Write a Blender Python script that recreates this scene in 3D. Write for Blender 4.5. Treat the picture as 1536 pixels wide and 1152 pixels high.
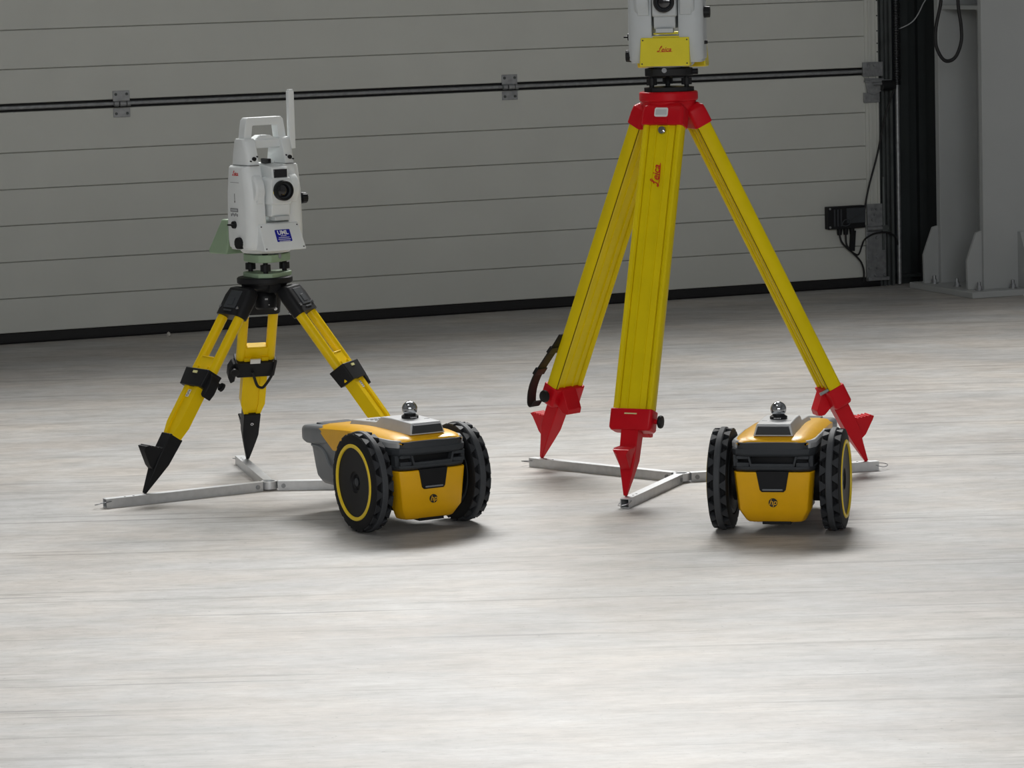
import bpy, bmesh, math, random
from mathutils import Matrix, Vector
R = math.radians
PI = math.pi
rnd = random.Random(7)
scn = bpy.context.scene
col = scn.collection
for o in list(bpy.data.objects):
    bpy.data.objects.remove(o)

# ------------------------------------------------------------------ camera, light, exposure
cam_d = bpy.data.cameras.new('camera')
cam_d.sensor_fit = 'HORIZONTAL'
cam_d.sensor_width = 36.0
cam_d.lens = 5325 / 1536 * 36.0            # a long phone lens seen from about eight metres
cam_d.clip_end = 80
cam = bpy.data.objects.new('camera', cam_d)
col.objects.link(cam)
cr, cu, cf = Vector((0.99960803, -0.00343129, -0.02778527)), Vector((0.02799634, 0.1225142, 0.99207181)), Vector((0, 0.99246083, -0.12256224))
cam.matrix_world = Matrix(((cr.x, cu.x, -cf.x, 0), (cr.y, cu.y, -cf.y, 0), (cr.z, cu.z, -cf.z, 1.278), (0, 0, 0, 1)))
scn.camera = cam

world = bpy.data.worlds.new('world')
scn.world = world
world.use_nodes = True
world.node_tree.nodes['Background'].inputs[0].default_value = (0.75, 0.85, 1.0, 1)
world.node_tree.nodes['Background'].inputs[1].default_value = 0.3

DOOR_O = Vector((-1.709, 11.814, 0))
DOOR_A = math.atan2(0.3537, 0.9354)
D1 = Vector((0.9354, 0.3537, 0))
DN = Vector((0.3537, -0.9354, 0))          # out of the door, towards the hall


def area(name, loc, target, sx, sy, power, color=(1, 1, 1)):
    l = bpy.data.lights.new(name, 'AREA')
    l.shape = 'RECTANGLE'
    l.size, l.size_y = sx, sy
    l.energy = power
    l.color = color
    o = bpy.data.objects.new(name, l)
    col.objects.link(o)
    o.location = loc
    o.rotation_euler = (Vector(target) - Vector(loc)).to_track_quat('-Z', 'Y').to_euler()
    return o


# daylight from the window band over the door, plus two added fill lights
WIN = DOOR_O + D1 * 1.3 - DN * 0.10 + Vector((0, 0, 4.4))
area('window_light', WIN, WIN + DN * 5 + Vector((-0.6, 0, -1.2)), 5.0, 1.9, 1110, (1.0, 0.99, 0.97))
area('roof_fill_light', (-2.9, 4.0, 8.85), (-2.9, 4.0, 0), 3.0, 3.0, 46, (1.0, 0.985, 0.95)).data.spread = R(72)  # added overhead fill for the foreground floor and front faces
area('front_fill_light', (0.5, -4.7, 3.2), (0.3, 8.0, 0.6), 8.0, 3.0, 470, (0.97, 0.985, 1.0))  # added fill from behind the camera, brightens surfaces facing it

vs = scn.view_settings
vs.view_transform = 'Standard'
vs.look = 'None'
vs.exposure = 0.0
vs.gamma = 1.0
vs.use_curve_mapping = False
scn.cycles.max_bounces = 8
scn.cycles.use_denoising = True


# ------------------------------------------------------------------ materials
def mat(name, color, rough=0.5, metal=0.0, var=0.06, scale=30.0, bump=0.0, bscale=300.0, spec=0.35, coat=0.0):
    m = bpy.data.materials.new(name)
    m.use_nodes = True
    nt = m.node_tree
    b = nt.nodes['Principled BSDF']
    b.inputs['Roughness'].default_value = rough
    b.inputs['Metallic'].default_value = metal
    b.inputs['Specular IOR Level'].default_value = spec
    b.inputs['Coat Weight'].default_value = coat
    tc = nt.nodes.new('ShaderNodeTexCoord')
    n = nt.nodes.new('ShaderNodeTexNoise')
    n.inputs['Scale'].default_value = scale
    n.inputs['Detail'].default_value = 4
    nt.links.new(tc.outputs['Object'], n.inputs['Vector'])
    r = nt.nodes.new('ShaderNodeValToRGB')
    r.color_ramp.elements[0].position = 0.3
    r.color_ramp.elements[1].position = 0.7
    r.color_ramp.elements[0].color = tuple(max(0, c * (1 - var)) for c in color) + (1,)
    r.color_ramp.elements[1].color = tuple(min(1, c * (1 + var)) for c in color) + (1,)
    nt.links.new(n.outputs['Fac'], r.inputs['Fac'])
    nt.links.new(r.outputs['Color'], b.inputs['Base Color'])
    if bump:
        n2 = nt.nodes.new('ShaderNodeTexNoise')
        n2.inputs['Scale'].default_value = bscale
        nt.links.new(tc.outputs['Object'], n2.inputs['Vector'])
        bp = nt.nodes.new('ShaderNodeBump')
        bp.inputs['Strength'].default_value = bump
        bp.inputs['Distance'].default_value = 0.001
        nt.links.new(n2.outputs['Fac'], bp.inputs['Height'])
        nt.links.new(bp.outputs['Normal'], b.inputs['Normal'])
    return m


M = dict(
    door=mat('door_paint', (0.52, 0.53, 0.495), 0.5, bump=0.15, bscale=200, var=0.03, scale=4),
    rubber=mat('black_rubber', (0.010, 0.010, 0.011), 0.6),
    zinc=mat('zinc_steel', (0.30, 0.31, 0.32), 0.45, 0.7, var=0.18, scale=60),
    alum=mat('aluminium', (0.62, 0.63, 0.64), 0.38, 0.6, var=0.06, scale=80),
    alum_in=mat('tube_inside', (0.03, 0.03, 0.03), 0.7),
    wall=mat('wall_paint', (0.36, 0.36, 0.36), 0.8, var=0.03, scale=3),
    ceil=mat('ceiling_sheet', (0.30, 0.30, 0.30), 0.8, var=0.03, scale=3),
    dark=mat('dark_steel', (0.022, 0.027, 0.028), 0.55, var=0.12, scale=8),
    track=mat('track_steel', (0.085, 0.095, 0.095), 0.5, 0.3, var=0.2, scale=15),
    column=mat('column_paint', (0.37, 0.385, 0.385), 0.55, var=0.03, scale=5),
    plastic_black=mat('black_plastic', (0.010, 0.0105, 0.012), 0.5, spec=0.22),
    plastic_dark=mat('charcoal_plastic', (0.042, 0.047, 0.053), 0.5, bump=0.1, spec=0.25),
    shell_grey=mat('grey_shell', (0.19, 0.205, 0.22), 0.42, var=0.04),
    module_grey=mat('module_grey', (0.54, 0.55, 0.56), 0.4, var=0.03),
    trim_grey=mat('trim_grey', (0.36, 0.37, 0.38), 0.4, var=0.03),
    robot_yellow=mat('amber_shell', (0.88, 0.46, 0.002), 0.34, var=0.03, spec=0.4),
    ring_yellow=mat('ring_yellow', (0.86, 0.62, 0.03), 0.4, var=0.03),
    tire=mat('tyre_rubber', (0.012, 0.0125, 0.014), 0.65, bump=0.2, spec=0.2),
    tire_rib=mat('tyre_rib', (0.060, 0.064, 0.070), 0.6, bump=0.15, spec=0.2),
    tire_lug=mat('tyre_lug', (0.034, 0.036, 0.040), 0.6, bump=0.15, spec=0.2),
    wood_yellow=mat('tripod_yellow', (0.74, 0.58, 0.002), 0.38, var=0.05, scale=12, bump=0.1, bscale=120, spec=0.18),
    short_yellow=mat('fibreglass_yellow', (0.82, 0.56, 0.002), 0.36, var=0.05, scale=14, spec=0.2),
    red=mat('red_paint', (0.56, 0.006, 0.014), 0.36, var=0.06, scale=20, spec=0.18),
    white=mat('white_plastic', (0.74, 0.77, 0.77), 0.4, var=0.02),
    station_grey=mat('pale_grey_plastic', (0.52, 0.55, 0.56), 0.45, var=0.02),
    green=mat('sage_green', (0.26, 0.36, 0.24), 0.45, var=0.04),
    cover_yellow=mat('cover_yellow', (0.78, 0.66, 0.03), 0.3, var=0.03),
    lens=mat('lens_glass', (0.006, 0.006, 0.009), 0.06, spec=0.8, coat=0.6),
    chrome=mat('chrome', (0.55, 0.56, 0.58), 0.12, 1.0, var=0.02),
    prism=mat('prism_glass', (0.42, 0.44, 0.46), 0.05, 0.9, var=0.35, scale=90),
    blue=mat('sticker_blue', (0.010, 0.014, 0.30), 0.35, var=0.04),
    ink_white=mat('ink_white', (0.8, 0.8, 0.82), 0.5, var=0.01),
    ink_red=mat('ink_red', (0.60, 0.02, 0.012), 0.5, var=0.02),
    ink_black=mat('ink_black', (0.02, 0.02, 0.02), 0.5, var=0.02),
    ink_grey=mat('ink_grey', (0.20, 0.20, 0.21), 0.5, var=0.02),
    paper=mat('sticker_white', (0.72, 0.73, 0.72), 0.5, var=0.03),
    pane=mat('window_pane', (0.75, 0.78, 0.80), 0.15, var=0.02, scale=2),
    webbing=mat('black_webbing', (0.012, 0.012, 0.013), 0.75, bump=0.5, bscale=500),
    brass=mat('fluted_brass', (0.75, 0.72, 0.35), 0.4, 0.1),
    groove=mat('groove_brown', (0.10, 0.065, 0.004), 0.6, spec=0.1),
    grit=mat('mortar_crumb', (0.5, 0.48, 0.44), 0.8, var=0.2),
)


def floor_material():
    m = bpy.data.materials.new('worn_concrete')
    m.use_nodes = True
    nt = m.node_tree
    N, L = nt.nodes.new, nt.links.new
    b = nt.nodes['Principled BSDF']
    geo = N('ShaderNodeNewGeometry')

    def noise(rot, sc, scale, detail=6, rough=0.6):
        mp = N('ShaderNodeMapping')
        mp.inputs['Rotation'].default_value = (0, 0, R(rot))
        mp.inputs['Scale'].default_value = sc
        L(geo.outputs['Position'], mp.inputs['Vector'])
        n = N('ShaderNodeTexNoise')
        n.inputs['Scale'].default_value = scale
        n.inputs['Detail'].default_value = detail
        n.inputs['Roughness'].default_value = rough
        L(mp.outputs['Vector'], n.inputs['Vector'])
        return n.outputs['Fac']

    def ramp(fac, p0, c0, p1, c1):
        r = N('ShaderNodeValToRGB')
        r.color_ramp.elements[0].position = p0
        r.color_ramp.elements[1].position = p1
        r.color_ramp.elements[0].color = c0 + (1,)
        r.color_ramp.elements[1].color = c1 + (1,)
        L(fac, r.inputs['Fac'])
        return r.outputs['Color']

    def mix(a, bb, fac, mode='MULTIPLY'):
        x = N('ShaderNodeMix')
        x.data_type = 'RGBA'
        x.blend_type = mode
        if isinstance(fac, float):
            x.inputs[0].default_value = fac
        else:
            L(fac, x.inputs[0])
        L(a, x.inputs[6])
        L(bb, x.inputs[7])
        return x.outputs[2]

    W = (1.0, 1.0, 1.0)
    base = ramp(noise(0, (1, 1, 1), 0.55, 3), 0.36, (0.460, 0.456, 0.448), 0.64, (0.575, 0.556, 0.530))
    cloud = ramp(noise(-14, (1, 2.0, 1), 1.5, 6, 0.6), 0.36, (0.84, 0.84, 0.85), 0.60, W)
    c = mix(base, cloud, 1.0)
    tint = ramp(noise(20, (1, 1.6, 1), 2.6, 4, 0.6), 0.40, (0.97, 0.985, 1.0), 0.62, (1.0, 0.955, 0.91))
    c = mix(c, tint, 0.9)
    streak = ramp(noise(-14, (1.0, 3.0, 1), 3.5, 9, 0.68), 0.36, (0.80, 0.795, 0.785), 0.58, W)
    c = mix(c, streak, 0.9)
    mottle = ramp(noise(-14, (1.0, 1.8, 1), 14, 9, 0.75), 0.36, (0.78, 0.775, 0.765), 0.56, W)
    c = mix(c, mottle, 0.85)
    fine = ramp(noise(-13, (2.5, 16, 1), 5.0, 8, 0.75), 0.36, (0.80, 0.795, 0.78), 0.54, W)
    c = mix(c, fine, 0.75)
    trowel = ramp(noise(-13, (0.45, 16, 1), 1.7, 4, 0.55), 0.345, (0.70, 0.69, 0.68), 0.405, W)
    c = mix(c, trowel, 0.9)
    trowel2 = ramp(noise(-11, (0.35, 10, 1), 2.9, 5, 0.6), 0.60, (1, 1, 1), 0.70, (1.14, 1.13, 1.11))
    c = mix(c, trowel2, 0.9)
    scratch = ramp(noise(61, (0.45, 26, 1), 1.1, 3, 0.5), 0.295, (0.50, 0.50, 0.51), 0.325, W)
    c = mix(c, scratch, 0.85)
    grit = ramp(noise(0, (1, 1, 1), 70, 3), 0.27, (0.55, 0.55, 0.54), 0.34, W)
    c = mix(c, grit, 0.8)
    L(c, b.inputs['Base Color'])
    rr = N('ShaderNodeMapRange')
    rr.inputs[3].default_value = 0.42
    rr.inputs[4].default_value = 0.62
    L(noise(-9, (1, 5, 1), 1.5, 5), rr.inputs[0])
    L(rr.outputs[0], b.inputs['Roughness'])
    bp = N('ShaderNodeBump')
    bp.inputs['Strength'].default_value = 0.35
    bp.inputs['Distance'].default_value = 0.002
    L(noise(-13, (2.0, 8, 1), 7, 8, 0.75), bp.inputs['Height'])
    L(bp.outputs['Normal'], b.inputs['Normal'])
    return m


M['floor'] = floor_material()


# ------------------------------------------------------------------ mesh helpers
class MB:
    """collects shapes into one mesh"""
    def __init__(self, T=None):
        self.bm = bmesh.new()
        self.T = T or Matrix.Identity(4)

    def v(self, p):
        return self.bm.verts.new(self.T @ Vector(p))

    def face(self, vs):
        try:
            return self.bm.faces.new(vs)
        except ValueError:
            return None

    def loft(self, rings, caps=True, closed=False):
        vr = [[self.v(p) for p in r] for r in rings]
        n = len(vr[0])
        pairs = list(zip(vr[:-1], vr[1:]))
        if closed:
            pairs.append((vr[-1], vr[0]))
        for a, b in pairs:
            for i in range(n):
                self.face((a[i], a[(i + 1) % n], b[(i + 1) % n], b[i]))
        if caps and not closed:
            self.face(vr[0][::-1])
            self.face(vr[-1])
        return self

    def box(self, c, s, M4=None):
        c = Vector(c)
        h = Vector(s) / 2
        M4 = M4 or Matrix.Identity(4)
        ring = [(-1, -1), (1, -1), (1, 1), (-1, 1)]
        self.loft([[c + (M4 @ Vector((x * h.x, y * h.y, z * h.z))) for x, y in ring] for z in (-1, 1)])
        return self

    def prism(self, pts, axis, a0, a1, shrink=1.0, ctr=(0, 0)):
        def mk(p, a):
            return {'x': (a, p[0], p[1]), 'y': (p[0], a, p[1]), 'z': (p[0], p[1], a)}[axis]
        q = [(ctr[0] + (p[0] - ctr[0]) * shrink, ctr[1] + (p[1] - ctr[1]) * shrink) for p in pts]
        self.loft([[mk(p, a0) for p in pts], [mk(p, a1) for p in q]])
        return self

    def cyl(self, p0, p1, r0, r1=None, seg=20):
        r1 = r0 if r1 is None else r1
        p0, p1 = Vector(p0), Vector(p1)
        d = (p1 - p0).normalized()
        a = d.orthogonal().normalized()
        b = d.cross(a)
        self.loft([[p + (a * math.cos(t) + b * math.sin(t)) * r for t in (2 * PI * i / seg for i in range(seg))]
                   for p, r in ((p0, r0), (p1, r1))])
        return self

    def lathe(self, prof, o=(0, 0, 0), axis='z', seg=32, closed=False):
        o = Vector(o)
        rings = []
        for r, h in prof:
            ring = []
            for i in range(seg):
                t = 2 * PI * i / seg
                c, s = r * math.cos(t), r * math.sin(t)
                ring.append(o + Vector({'x': (h, c, s), 'y': (s, h, c), 'z': (c, s, h)}[axis]))
            rings.append(ring)
        self.loft(rings, caps=not closed, closed=closed)
        return self

    def tube(self, path, r, seg=8):
        path = [Vector(p) for p in path]
        rings = []
        prev = None
        for i, p in enumerate(path):
            d = (path[min(i + 1, len(path) - 1)] - path[max(i - 1, 0)]).normalized()
            a = d.orthogonal().normalized() if prev is None else (prev - d * prev.dot(d)).normalized()
            prev = a
            b = d.cross(a)
            rings.append([p + (a * math.cos(t) + b * math.sin(t)) * r for t in (2 * PI * k / seg for k in range(seg))])
        self.loft(rings)
        return self

    def ball(self, c, r, seg=24, rings=14):
        prof = [(max(1e-5, r * math.sin(PI * i / rings)), -r * math.cos(PI * i / rings)) for i in range(rings + 1)]
        return self.lathe(prof, c, 'z', seg)

    def build(self, name, m, parent=None, bevel=0.0, smooth=35, seg=2):
        bm = self.bm
        bmesh.ops.remove_doubles(bm, verts=bm.verts, dist=1e-6)
        bmesh.ops.recalc_face_normals(bm, faces=bm.faces)
        me = bpy.data.meshes.new(name)
        bm.to_mesh(me)
        bm.free()
        me.materials.append(m)
        o = bpy.data.objects.new(name, me)
        col.objects.link(o)
        if parent:
            o.parent = parent
        if bevel:
            md = o.modifiers.new('bevel', 'BEVEL')
            md.width = bevel
            md.segments = seg
            md.limit_method = 'ANGLE'
            md.angle_limit = R(35)
        if smooth:
            for p in me.polygons:
                p.use_smooth = True
            me.set_sharp_from_angle(angle=R(smooth))
        return o


def catmull(pts, n=8):
    pts = [Vector(p) for p in pts]
    P = [pts[0]] + pts + [pts[-1]]
    out = []
    for i in range(1, len(P) - 2):
        a, b, c, d = P[i - 1:i + 3]
        for k in range(n):
            t = k / n
            out.append(0.5 * (2 * b + (c - a) * t + (2 * a - 5 * b + 4 * c - d) * t * t + (3 * b - a - 3 * c + d) * t ** 3))
    out.append(pts[-1])
    return out


def rrect(hx, hy, r, n=4, cx=0.0, cy=0.0):
    out = []
    for sx, sy, a0 in ((1, 1, 0), (-1, 1, 90), (-1, -1, 180), (1, -1, 270)):
        for i in range(n + 1):
            a = R(a0 + 90 * i / n)
            out.append((cx + sx * (hx - r) + r * math.cos(a), cy + sy * (hy - r) + r * math.sin(a)))
    return out


def tag(o, label=None, cat=None, group=None, kind=None):
    if label:
        o['label'] = label
    if cat:
        o['category'] = cat
    if group:
        o['group'] = group
    if kind:
        o['kind'] = kind
    return o


def empty(name, loc, rz=0.0):
    o = bpy.data.objects.new(name, None)
    o.empty_display_size = 0.05
    col.objects.link(o)
    o.location = loc
    o.rotation_euler = (0, 0, rz)
    return o


def copy_tree(o, parent=None):
    c = o.copy()
    col.objects.link(c)
    c.parent = parent
    for ch in [x for x in bpy.data.objects if x.parent == o]:
        copy_tree(ch, c)
    return c


def lettering(name, text, size, m, parent, Mt, shear=0.0, extrude=0.0002, bold=0.0):
    cu_ = bpy.data.curves.new(name, 'FONT')
    cu_.body = text
    cu_.size = size
    cu_.align_x = 'CENTER'
    cu_.align_y = 'CENTER'
    cu_.extrude = extrude
    cu_.shear = shear
    cu_.offset = bold
    tmp = bpy.data.objects.new(name, cu_)
    col.objects.link(tmp)
    dg = bpy.context.evaluated_depsgraph_get()
    me = bpy.data.meshes.new_from_object(tmp.evaluated_get(dg))
    bpy.data.objects.remove(tmp)
    bpy.data.curves.remove(cu_)
    me.materials.clear()
    me.materials.append(m)
    o = bpy.data.objects.new(name, me)
    me.name = name
    col.objects.link(o)
    o.parent = parent
    o.matrix_local = Mt
    return o


def script_logo(name, size, m, parent, Mt):
    """the maker's handwritten word: tall looped capital, small letters and a line under it"""
    o = lettering(name, 'eica', size, m, parent, Mt, shear=0.32, bold=size * 0.012)
    b = MB()
    k = size
    path = [(-0.98, -0.10), (-1.10, -0.22), (-1.24, -0.34), (-1.36, -0.28), (-1.28, -0.20), (-1.12, -0.24), (-0.98, -0.08),
            (-0.88, 0.25), (-0.76, 0.52), (-0.64, 0.55), (-0.66, 0.40), (-0.86, 0.22), (-1.05, 0.16)]
    b.tube(catmull([(x * k, y * k, 0.0002) for x, y in path], 5), k * 0.045, 6)
    b.tube(catmull([(-1.20 * k, -0.30 * k, 0.0002), (-0.75 * k, -0.36 * k, 0.0002), (0.2 * k, -0.34 * k, 0.0002), (1.0 * k, -0.30 * k, 0.0002)], 5), k * 0.035, 6)
    s = b.build('logo_stroke', m)
    bm = bmesh.new()
    bm.from_mesh(o.data)
    bm.from_mesh(s.data)
    bm.to_mesh(o.data)
    bm.free()
    bpy.data.objects.remove(s)
    return o


def basis(x, y, z, o):
    return Matrix(((x[0], y[0], z[0], o[0]), (x[1], y[1], z[1], o[1]), (x[2], y[2], z[2], o[2]), (0, 0, 0, 1)))


FRONT = basis((1, 0, 0), (0, 0, 1), (0, -1, 0), (0, 0, 0))     # text standing up and facing -Y


def at_front(x, y, z, tilt=0.0):
    return Matrix.Translation((x, y, z)) @ Matrix.Rotation(tilt, 4, 'X') @ FRONT


# ------------------------------------------------------------------ the hall
def quad_box(name, lo, hi, m, kind='structure'):
    b = MB()
    lo, hi = Vector(lo), Vector(hi)
    b.box((lo + hi) / 2, hi - lo)
    return tag(b.build(name, m, smooth=0), kind=kind)


fl = quad_box('floor', (-9, -5, -0.2), (11, 19, 0), M['floor'])
cl = quad_box('ceiling', (-9, -5, 9.0), (11, 19, 9.2), M['ceil'])
quad_box('wall_left', (-9.2, -5, -0.2), (-9, 19, 9.2), M['wall'])
quad_box('wall_right', (11, -5, -0.2), (11.2, 19, 9.2), M['wall'])
quad_box('wall_front', (-9, -5.2, -0.2), (11, -5, 9.2), M['wall'])


# window over the door, plus frames added round the front and roof fill lights
def glazing(name, w, h, M4, nx):
    b = MB(M4)
    for k in range(nx + 1):
        b.box((-w / 2 + w * k / nx, 0, 0), (0.06, 0.08, h + 0.06))
    for k in (-1, 1):
        b.box((0, 0, k * h / 2), (w + 0.06, 0.08, 0.06))
    f = tag(b.build(name, M['track'], smooth=0), kind='structure')
    b = MB(M4)
    b.box((0, 0.02, 0), (w, 0.008, h))
    b.build('pane', M['pane'], f, smooth=0)


glazing('front_fill_frame', 8.0, 3.0, Matrix.Translation((0.5, -4.88, 3.2)), 6)  # frame added to house the fill light behind the camera
glazing('window_1', 5.0, 1.9, Matrix.Translation(DOOR_O + D1 * 1.3 - DN * 0.20 + Vector((0, 0, 4.4))) @ Matrix.Rotation(DOOR_A, 4, 'Z'), 5)
glazing('roof_fill_frame', 3.0, 3.0, Matrix.Translation((-2.9, 4.0, 8.95)) @ Matrix.Rotation(PI / 2, 4, 'X'), 3)  # frame added to house the overhead fill light


def door_space(name, kind=None):
    e = empty(name, DOOR_O, DOOR_A)
    if kind:
        e['kind'] = kind
    return e


# back wall: the pieces beside and above the door opening (local x along the wall, y away from the hall)
b = MB()
b.box((6.4, 0.35, 4.5), (5.8, 0.2, 9.4))
b.box((-5.25, 0.35, 4.5), (5.5, 0.2, 9.4))
b.box((0.5, 0.35, 6.2), (6.0, 0.2, 6.0))
b.box((0.5, 0.0, 3.30), (16.0, 0.77, 0.16))       # unseen ledge, added under the window band to shade the floor by the door
wb = b.build('wall_back', M['wall'], smooth=0)
wb.location = DOOR_O
wb.rotation_euler = (0, 0, DOOR_A)
tag(wb, kind='structure')

# sectional door
S0, S1 = -2.5, 3.232
door = door_space('door_1', 'structure')
edges = [0.035, 0.151, 0.273, 0.395, 0.516, 0.638, 0.774]
strips = list(zip(edges[:-1], edges[1:]))
z = 0.801
for sec in range(3):
    hs = [0.116, 0.124, 0.122, 0.122, 0.122, 0.128] if sec else [0.114, 0.130, 0.122, 0.122, 0.122, 0.128]
    for h in hs:
        strips.append((z, z + h))
        z += h
    z += 0.027
top = strips[-1][1]
for (z0, z1) in strips:
    h = z1 - z0
    g = 0.0013
    b = MB()
    # slightly cushioned strip with chamfered long edges so the joints sit back
    prof = [(0.045, z0 + 0.0002), (0.006, z0 + 0.0002), (0.0015, z0 + g), (0.0, z0 + g * 2.4), (0.0, z1 - g * 2.4), (0.0015, z1 - g), (0.006, z1 - 0.0002), (0.045, z1 - 0.0002)]
    b.prism(prof, 'x', S0, S1)
    b.build('panel', M['door'], door, smooth=0)
# the rail between two sections: recessed gap with a rounded finger strip
zj = 0.774
for sec in range(3):
    b = MB()
    b.prism([(0.045, zj), (0.022, zj), (0.022, zj + 0.027), (0.045, zj + 0.027)], 'x', S0, S1)
    b.build('joint_recess', M['rubber'], door, smooth=0)
    b = MB()
    b.prism([(0.03, zj + 0.007), (0.004, zj + 0.007), (0.0, zj + 0.0095), (-0.001, zj + 0.0135), (0.0, zj + 0.0175), (0.004, zj + 0.020), (0.03, zj + 0.020)], 'x', S0, S1)
    b.build('joint_strip', M['zinc'], door, smooth=0)
    zj += 0.774 - 0.027 + 0.014 if False else (0.734 + 0.027 if sec else 0.738 + 0.027)
b = MB()
b.prism([(0.045, 0.0), (-0.004, 0.0), (-0.008, 0.006), (-0.004, 0.012), (-0.004, 0.034), (0.045, 0.034)], 'x', S0, S1 + 0.05)
tag(b.build('bottom_seal', M['rubber'], door, smooth=0), 'black rubber bottom seal')

# hinges
def hinge(s, zc):
    h = MB()
    h.box((s, -0.002, zc + 0.026), (0.058, 0.004, 0.035))
    h.box((s, -0.002, zc - 0.030), (0.058, 0.004, 0.030))
    ho = h.build('hinge', M['zinc'], door, bevel=0.0008)
    k = MB()
    k.cyl((s - 0.027, -0.010, zc), (s - 0.012, -0.010, zc), 0.009, seg=12)
    k.cyl((s - 0.008, -0.010, zc), (s + 0.014, -0.010, zc), 0.009, seg=12)
    k.cyl((s + 0.017, -0.010, zc), (s + 0.029, -0.010, zc), 0.009, seg=12)
    k.build('hinge_knuckle', M['zinc'], ho)
    for dx in (-0.019, 0.019):
        for dz in (0.032, -0.033):
            q = MB()
            q.cyl((s + dx, -0.003, zc + dz), (s + dx, -0.008, zc + dz), 0.0055, 0.0045, seg=6)
            q.build('bolt', M['track'], ho)
for s in (-0.95, 0.4505, 1.8485):
    hinge(s, 0.7865)
    hinge(s, 0.7865 + 0.765)

# end cover strip with its screw holes and the folded edge of the door
b = MB()
b.box((3.257, 0.012, top / 2 + 0.02), (0.05, 0.034, top - 0.03))
b.box((3.249, -0.007, top / 2 + 0.02), (0.012, 0.008, top - 0.03))
b.box((3.278, -0.006, top / 2 + 0.02), (0.010, 0.010, top - 0.03))
es = b.build('end_strip', M['door'], door, bevel=0.001)
for zz in (0.855, 0.886, 0.931, 0.986, 1.041, 1.095, 1.15):
    q = MB()
    q.cyl((3.236, -0.0015, zz), (3.236, 0.001, zz), 0.0035, seg=8)
    q.cyl((3.279, -0.0125, zz + 0.002), (3.279, -0.010, zz + 0.002), 0.0025, seg=8)
    q.build('screw_hole', M['rubber'], es)

# roller bracket on the joint rail, at the right edge
rb = MB()
rb.box((3.258, -0.014, 0.795), (0.080, 0.008, 0.052))
rb.box((3.252, -0.014, 0.692), (0.062, 0.008, 0.036))
rb.prism([(3.225, 0.765), (3.235, 0.71), (3.262, 0.70), (3.290, 0.715), (3.300, 0.76)], 'y', -0.021, -0.010)
rbo = rb.build('roller_bracket', M['zinc'], door, bevel=0.001)
q = MB()
q.box((3.275, -0.02, 0.752), (0.10, 0.025, 0.007))
q.cyl((3.25, -0.03, 0.742), (3.34, -0.03, 0.742), 0.006, seg=10)
q.build('roller_axle', M['zinc'], rbo)
q = MB()
q.cyl((3.285, -0.03, 0.735), (3.335, -0.03, 0.735), 0.019, seg=16)
q.build('roller', M['plastic_black'], rbo)
for (sx, sz) in ((3.237, 0.81), (3.262, 0.81), (3.24, 0.752), (3.262, 0.738), (3.296, 0.722)):
    q = MB()
    q.cyl((sx, -0.016, sz), (sx, -0.026, sz), 0.006, 0.005, seg=6)
    q.build('bolt', M['zinc'], rbo)

# bottom bracket with bolts and wheel fork
bb = MB()
bb.box((3.260, -0.014, 0.125), (0.078, 0.008, 0.205))
bb.cyl((3.222, -0.020, 0.214), (3.305, -0.020, 0.214), 0.010, seg=12)
bb.box((3.264, -0.018, 0.030), (0.084, 0.026, 0.012))
bb.box((3.262, -0.016, 0.262), (0.072, 0.008, 0.085))
bbo = bb.build('bottom_bracket', M['zinc'], door, bevel=0.001)
for (sx, sz) in ((3.232, 0.11), (3.262, 0.11), (3.262, 0.07), (3.232, 0.07), (3.262, 0.18), (3.245, 0.285), (3.262, 0.285), (3.255, 0.265), (3.245, 0.248), (3.232, 0.035), (3.255, 0.043), (3.29, 0.043)):
    q = MB()
    q.cyl((sx, -0.017, sz), (sx, -0.026, sz), 0.0065, 0.005, seg=6)
    q.build('bolt', M['zinc'], bbo)
q = MB()
q.cyl((3.292, -0.02, 0.214), (3.292, -0.02, 0.40), 0.006, seg=8)
q.box((3.292, -0.02, 0.214), (0.022, 0.02, 0.022))
q.box((3.287, -0.02, 0.165), (0.008, 0.012, 0.06))
q.build('cable_anchor', M['track'], bbo)

# vertical track, bright guide tube, dark steel frame post: all of the door surround
b = MB()
b.box((3.316, 0.055, 2.3), (0.066, 0.09, 4.6))
b.box((3.300, 0.004, 2.3), (0.006, 0.02, 4.6))
b.box((3.335, 0.002, 2.3), (0.010, 0.02, 4.6))
b.box((3.318, 0.006, 2.3), (0.004, 0.012, 4.6))
tr = b.build('trim_1', M['track'], smooth=0)
tag(tr, kind='structure')
b = MB()
b.cyl((3.357, -0.012, 0.005), (3.357, -0.012, 4.6), 0.008, seg=12)
gt = b.build('guide_tube', M['zinc'], tr)
b = MB()
nc = 150
for k in range(nc):
    zz = 0.735 + k * 0.006
    b.lathe([(0.010, zz), (0.0155, zz + 0.0015), (0.0155, zz + 0.003), (0.010, zz + 0.0045)], (3.357, -0.014, 0), 'z', 10)
b.build('corrugated_sleeve', M['plastic_black'], tr)
tr.location = DOOR_O
tr.rotation_euler = (0, 0, DOOR_A)
b = MB()
b.box((3.58, 0.16, 2.6), (0.42, 0.18, 5.2))
b.box((3.40, 0.06, 2.6), (0.05, 0.06, 5.2))
b.box((3.49, 0.062, 2.6), (0.03, 0.03, 5.2))
b.box((3.41, 0.06, 0.03), (0.10, 0.10, 0.012))
ps = b.build('trim_2', M['dark'], smooth=0)
ps.location = DOOR_O
ps.rotation_euler = (0, 0, DOOR_A)
tag(ps, kind='structure')

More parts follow.
